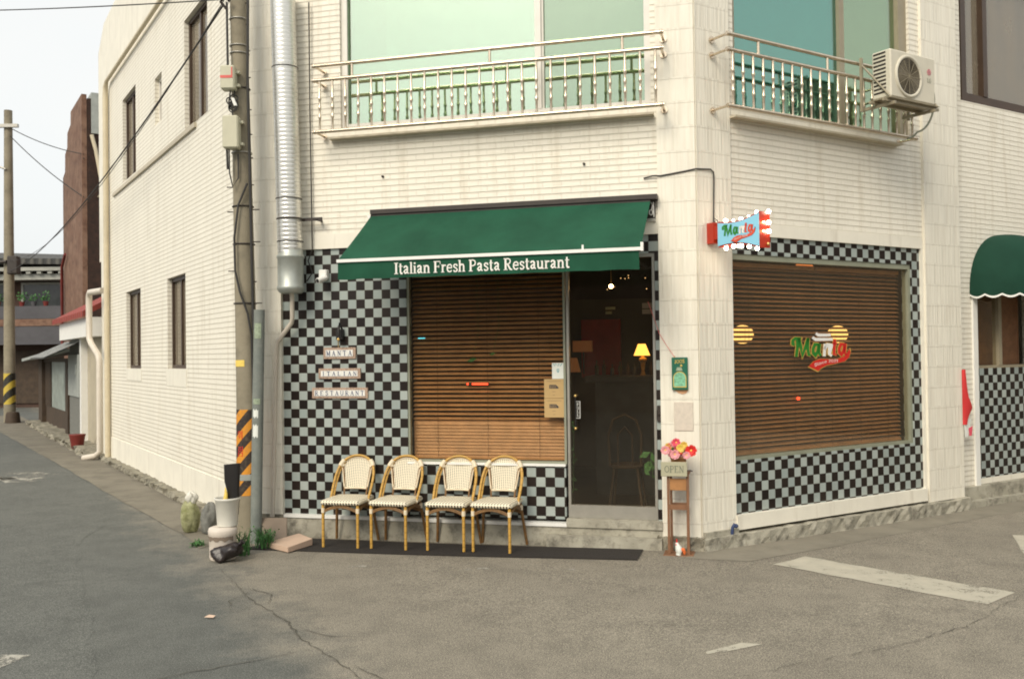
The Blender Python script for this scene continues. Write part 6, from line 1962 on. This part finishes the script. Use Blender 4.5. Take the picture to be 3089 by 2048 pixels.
# ================================================================ BACKGROUND, LEFT STREET
an = thing('annex', 'low cream annex with red tiled roof and white fascia beyond the side wall', 'building', FA, (-10.5, 0.3, -0.05))
m = MB(FA); m.box(-11.25, -9.05, 0.10, 3.0, -0.10, 2.06); m.build('wall', 'postcream', an)
m = MB(FA); m.box(-11.35, -11.15, -0.02, 0.099, -0.1, 2.06); m.build('post', 'white', an)
m = MB(FA); m.box(-13.1, -9.0, -0.18, 0.12, 2.06, 2.40); m.build('fascia', 'white', an)
m = MB(FA)
m.add([(-13.5, -0.28, 2.40), (-8.96, -0.28, 2.40), (-8.96, 1.3, 3.25), (-13.5, 1.3, 3.25), (-13.5, -0.28, 2.50), (-8.96, -0.28, 2.50), (-8.96, 1.3, 3.35), (-13.5, 1.3, 3.35)],
      [(3, 2, 1, 0), (4, 5, 6, 7), (0, 1, 5, 4), (1, 2, 6, 5), (2, 3, 7, 6), (3, 0, 4, 7)])
m.build('roof', 'roofred', an)
m = MB(FA); m.box(-13.0, -11.36, 0.0, 0.10, -0.1, 2.05); m.build('door', 'slate', an)
m = MB(FA); m.box(-13.0, -11.4, -0.03, -0.001, 0.9, 1.75); m.box(-12.0, -11.7, -0.05, -0.031, 1.35, 1.55); m.build('shutter', 'greymetal', an)
m = MB(FA)
m.add([(-14.4, -0.65, 1.70), (-11.5, -0.65, 1.70), (-11.5, 0.10, 2.05), (-14.4, 0.10, 2.05)], [(0, 1, 2, 3)])
m.add([(-14.4, -0.65, 1.68), (-11.5, -0.65, 1.68), (-11.5, 0.10, 2.03), (-14.4, 0.10, 2.03)], [(3, 2, 1, 0)])
tag(m.build('corrugated_canopy', 'corr'), 'small corrugated plastic canopy between the annex and the shed', 'canopy')

sh = thing('shed', 'dark timber shed with frosted glass front on the left street', 'shed', FA, (-16, 0, -0.05))
m = MB(FA)
m.box(-19.2, -13.35, 0.10, 2.0, 0.0, 0.48); m.box(-19.2, -18.4, 0.0, 0.099, 0.0, 1.68); m.box(-13.75, -13.35, 0.0, 0.099, 0.0, 1.68); m.box(-18.4, -13.75, 0.05, 0.1, 1.60, 1.68); m.box(-19.2, -13.35, 1.9, 2.0, 0.48, 1.68)
m.build('frame', 'shedwood', sh)
m = MB(FA); m.box(-17.1, -13.75, 0.10, 0.14, 0.48, 1.60); m.build('pane', 'shedglass', sh)
m = MB(FA); 
for k in range(6): m.box(-18.35 + k * 0.2, -18.22 + k * 0.2, 0.08, 0.14, 0.48, 1.60)
m.box(-18.4, -17.1, 0.141, 0.2, 0.48, 1.60)
m.build('slats', 'shedwood', sh)
m = MB(FA); m.add([(-19.8, -0.35, 1.62), (-13.2, -0.35, 1.78), (-13.2, 2.2, 2.1), (-19.8, 2.2, 1.95), (-19.8, -0.35, 1.69), (-13.2, -0.35, 1.85), (-13.2, 2.2, 2.17), (-19.8, 2.2, 2.02)],
      [(3, 2, 1, 0), (4, 5, 6, 7), (0, 1, 5, 4), (1, 2, 6, 5), (2, 3, 7, 6), (3, 0, 4, 7)])
m.build('roof', 'greymetal', sh)
rough_block(FA, -19.2, -8.6, -0.30, 0.2, -0.12, 0.04, 16, 60, 3, 0.05).build('stone_kerb', 'plinthdark')
bpy.data.objects['stone_kerb']['kind'] = 'structure'
m = MB(FA); m.lathe([(0.10, 0), (0.14, 0.24), (0.15, 0.26), (0.12, 0.26)], (-10.2, -0.22, 0.0), 14)
tag(m.build('red_pot', 'potred'), 'red plant pot on the kerb in front of the annex', 'pot')

tw = thing('brick_tower', 'tall narrow dark brick building end rising behind the annex', 'building', FA, (-17.15, 0.83, 0))
m = MB(FA)
m.prism([(-17.15, -0.1), (-17.15, 8.45), (-19.2, 8.45), (-19.25, 8.1), (-19.9, 8.0), (-19.95, 7.6), (-20.4, 7.5), (-20.45, 7.0), (-20.9, 6.9), (-20.9, -0.1)], 0.83, 0.95, 'xz')
m.build('street_wall', 'brownstucco', tw)
m = MB(FA); m.box(-17.5, -17.13, 0.96, 4.0, -0.1, 8.35); m.build('end_wall', 'darkbrick', tw)
m = MB(FA); m.box(-18.0, -17.08, 1.05, 2.2, 7.45, 8.50); m.build('roof_box', 'greymetal', tw)
m = MB(FA); m.tube([(-17.05, 1.05, 7.4), (-17.05, 1.15, 7.0), (-17.05, 1.25, 6.4), (-17.05, 1.33, 6.0), (-17.05, 1.28, 5.8), (-17.05, 1.2, 5.85)], 0.05, 8); m.build('pipe', 'creampipe', tw)
m = MB(FA)
m.tube([(-20.6, 0.75, 2.0), (-20.6, 0.75, 4.3), (-19.9, 0.75, 4.6)], 0.04, 6)
m.build('pipe', 'potred', tw)

hs = thing('tiled_house', 'old two storey brick house with grey tiled roof and potted balcony down the street', 'house', FW, (-19, 34, 0))
m = MB(FW); m.box(-27, -13.5, 34, 42, -0.1, 5.2); m.build('wall', 'farwall', hs)
m = MB(FW)
m.add([(-28, 33.0, 5.45), (-13.0, 33.0, 5.15), (-13.8, 37.5, 5.7), (-27, 37.5, 6.2), (-28, 42.5, 5.45), (-13, 42.5, 5.15)], [(0, 1, 2, 3), (3, 2, 5, 4), (0, 3, 4), (1, 5, 2)])
m.add([(-28, 33.0, 5.25), (-13.0, 33.0, 4.95), (-13, 42.5, 4.95), (-28, 42.5, 5.25)], [(3, 2, 1, 0)])
m.add([(-28, 33.0, 5.25), (-13.0, 33.0, 4.95), (-13.0, 33.0, 5.15), (-28, 33.0, 5.45)], [(0, 1, 2, 3)])
m.build('roof', 'rooftile', hs)
m = MB(FW); m.box(-27.5, -13.3, 33.3, 33.99, 4.50, 4.70); m.box(-27.5, -13.3, 33.1, 33.4, 4.80, 4.93)
for k in range(36): m.box(-27 + k * 0.38, -26.85 + k * 0.38, 33.15, 33.3, 4.70, 4.80)
m.build('eave', 'fareave', hs)
m = MB(FW); m.box(-27, -13.4, 33.0, 33.12, 3.10, 3.55); m.build('balcony', 'farband', hs)
m = MB(FW); m.box(-27, -13.4, 32.98, 33.99, 2.85, 3.09); m.build('balcony_slab', 'brownstucco', hs)
m = MB(FW); m.box(-27, -13.4, 33.0, 33.15, 2.20, 2.84); m.build('balcony_band', 'farband', hs)
for i in range(4):
    x = -17.3 - i * 2.4 + 0.6
    m = MB(FW); frame_rect(m, x - 1.0, x + 0.9, 3.2, 4.45, 0.08, 33.93, 33.99); w = m.build('window', 'fareave', hs)
    m = MB(FW); m.box(x - 0.92, x + 0.82, 33.96, 33.985, 3.28, 4.37); m.build('pane', 'farwin', w)
m = MB(FW); m.box(-26, -14, 33.95, 33.99, 0.1, 2.0); m.build('shopfront', 'shedwood', hs)
rnd = random.Random(21)
for i in range(7):
    x = -18.9 + i * 0.42
    t = thing('potted_plant', 'small potted plant on the balcony rail of the distant tiled house', 'plant', FW, (x, 33.05, 3.55), 'potted plants on the distant balcony')
    m = MB(FW); m.lathe([(0.07, 0), (0.10, 0.16)], (x, 33.06, 3.55), 8); m.build('pot', 'farband' if i % 2 else 'potred', t)
    m = MB(FW)
    for k in range(26):
        c = Vector((x + rnd.gauss(0, 0.09), 33.06 + rnd.gauss(0, 0.06), 3.75 + abs(rnd.gauss(0, 0.12)))); s_ = 0.05
        d = Vector((rnd.uniform(-1, 1), rnd.uniform(-1, 1), rnd.uniform(-1, 1))).normalized() * s_; e = d.cross(Vector((0.3, 1, 0.2))).normalized() * s_ * 0.7
        m.add([c - d, c + e, c + d, c - e], [(0, 1, 2, 3)])
    m.build('foliage', 'leaf', t)

fp = thing('utility_pole', 'distant slim concrete utility pole with yellow and black stripes on the left', 'utility pole', FW, (-13.84, 25.9, -0.05))
m = MB(FW); m.tube([(-13.84, 25.9, -0.1), (-13.84, 25.9, 8.55)], [0.155, 0.105], 16); m.build('shaft', 'polec', fp)
m = MB(FW); m.tube([(-13.84, 25.9, 0.45), (-13.84, 25.9, 1.30)], [0.156, 0.151], 16, cap=False); m.build('hazard_tape', 'hazard2', fp)
m = MB(FW); m.box(-15.2, -13.5, 25.72, 25.82, 8.05, 8.14); m.tube([(-14.6, 25.75, 7.2), (-13.84, 25.75, 6.9)], 0.03, 6); m.build('crossarm', 'alu', fp)
m = MB(FW); m.bbox(-13.75, -13.45, 25.6, 25.8, 4.0, 4.5, 0.03); m.tube([(-15.5, 25.7, 4.3), (-13.8, 25.7, 4.35)], 0.05, 6); m.build('transformer', 'darkmetal', fp)
m = MB(FW); m.lathe([(0.2, 0), (0.17, 0.25), (0.15, 0.3)], (-13.6, 25.6, -0.05), 10); tag(m.build('trash_can', 'shedwood'), 'dark bin at the foot of the distant striped pole', 'bin')

# ================================================================ OTHER SIDE OF THE STREET (only its reflection shows in the glass)
def opposite(name, label, x0, x1, y0, y1, h, wm, rot=0):
    o = thing(name, label, 'house', FW, (0, 0, 0))
    m = MB(FW); m.box(x0, x1, y0, y1, -0.1, h); m.build('wall', wm, o)
    m = MB(FW); m.box(x0 - 0.3, x1 + 0.3, y0 - 0.3, y1 + 0.3, h, h + 0.25); m.build('roof', 'rooftile', o)
    n = int((x1 - x0) / 2.2)
    for i in range(n):
        x = x0 + (i + 0.5) * (x1 - x0) / n
        m = MB(FW); m.box(x - 0.5, x + 0.5, y1 + 0.001, y1 + 0.04, 1.0, 2.2); m.build('window', 'farwin', o)
opposite('brown_house', 'brown two storey house across the junction, mirrored in the shop glass', -22, -4.0, -16, -9, 5.6, 'opp2')
opposite('grey_house', 'grey two storey house across the right street, mirrored in the side window', 13.5, 20, -6, 14, 5.4, 'opp1')
m = MB(FW)
for y in (9.6,): m.box(13.35, 13.499, y, y + 0.8, -0.1, 5.2)
m.build('pilasters', 'postcream', bpy.data.objects['grey_house'])
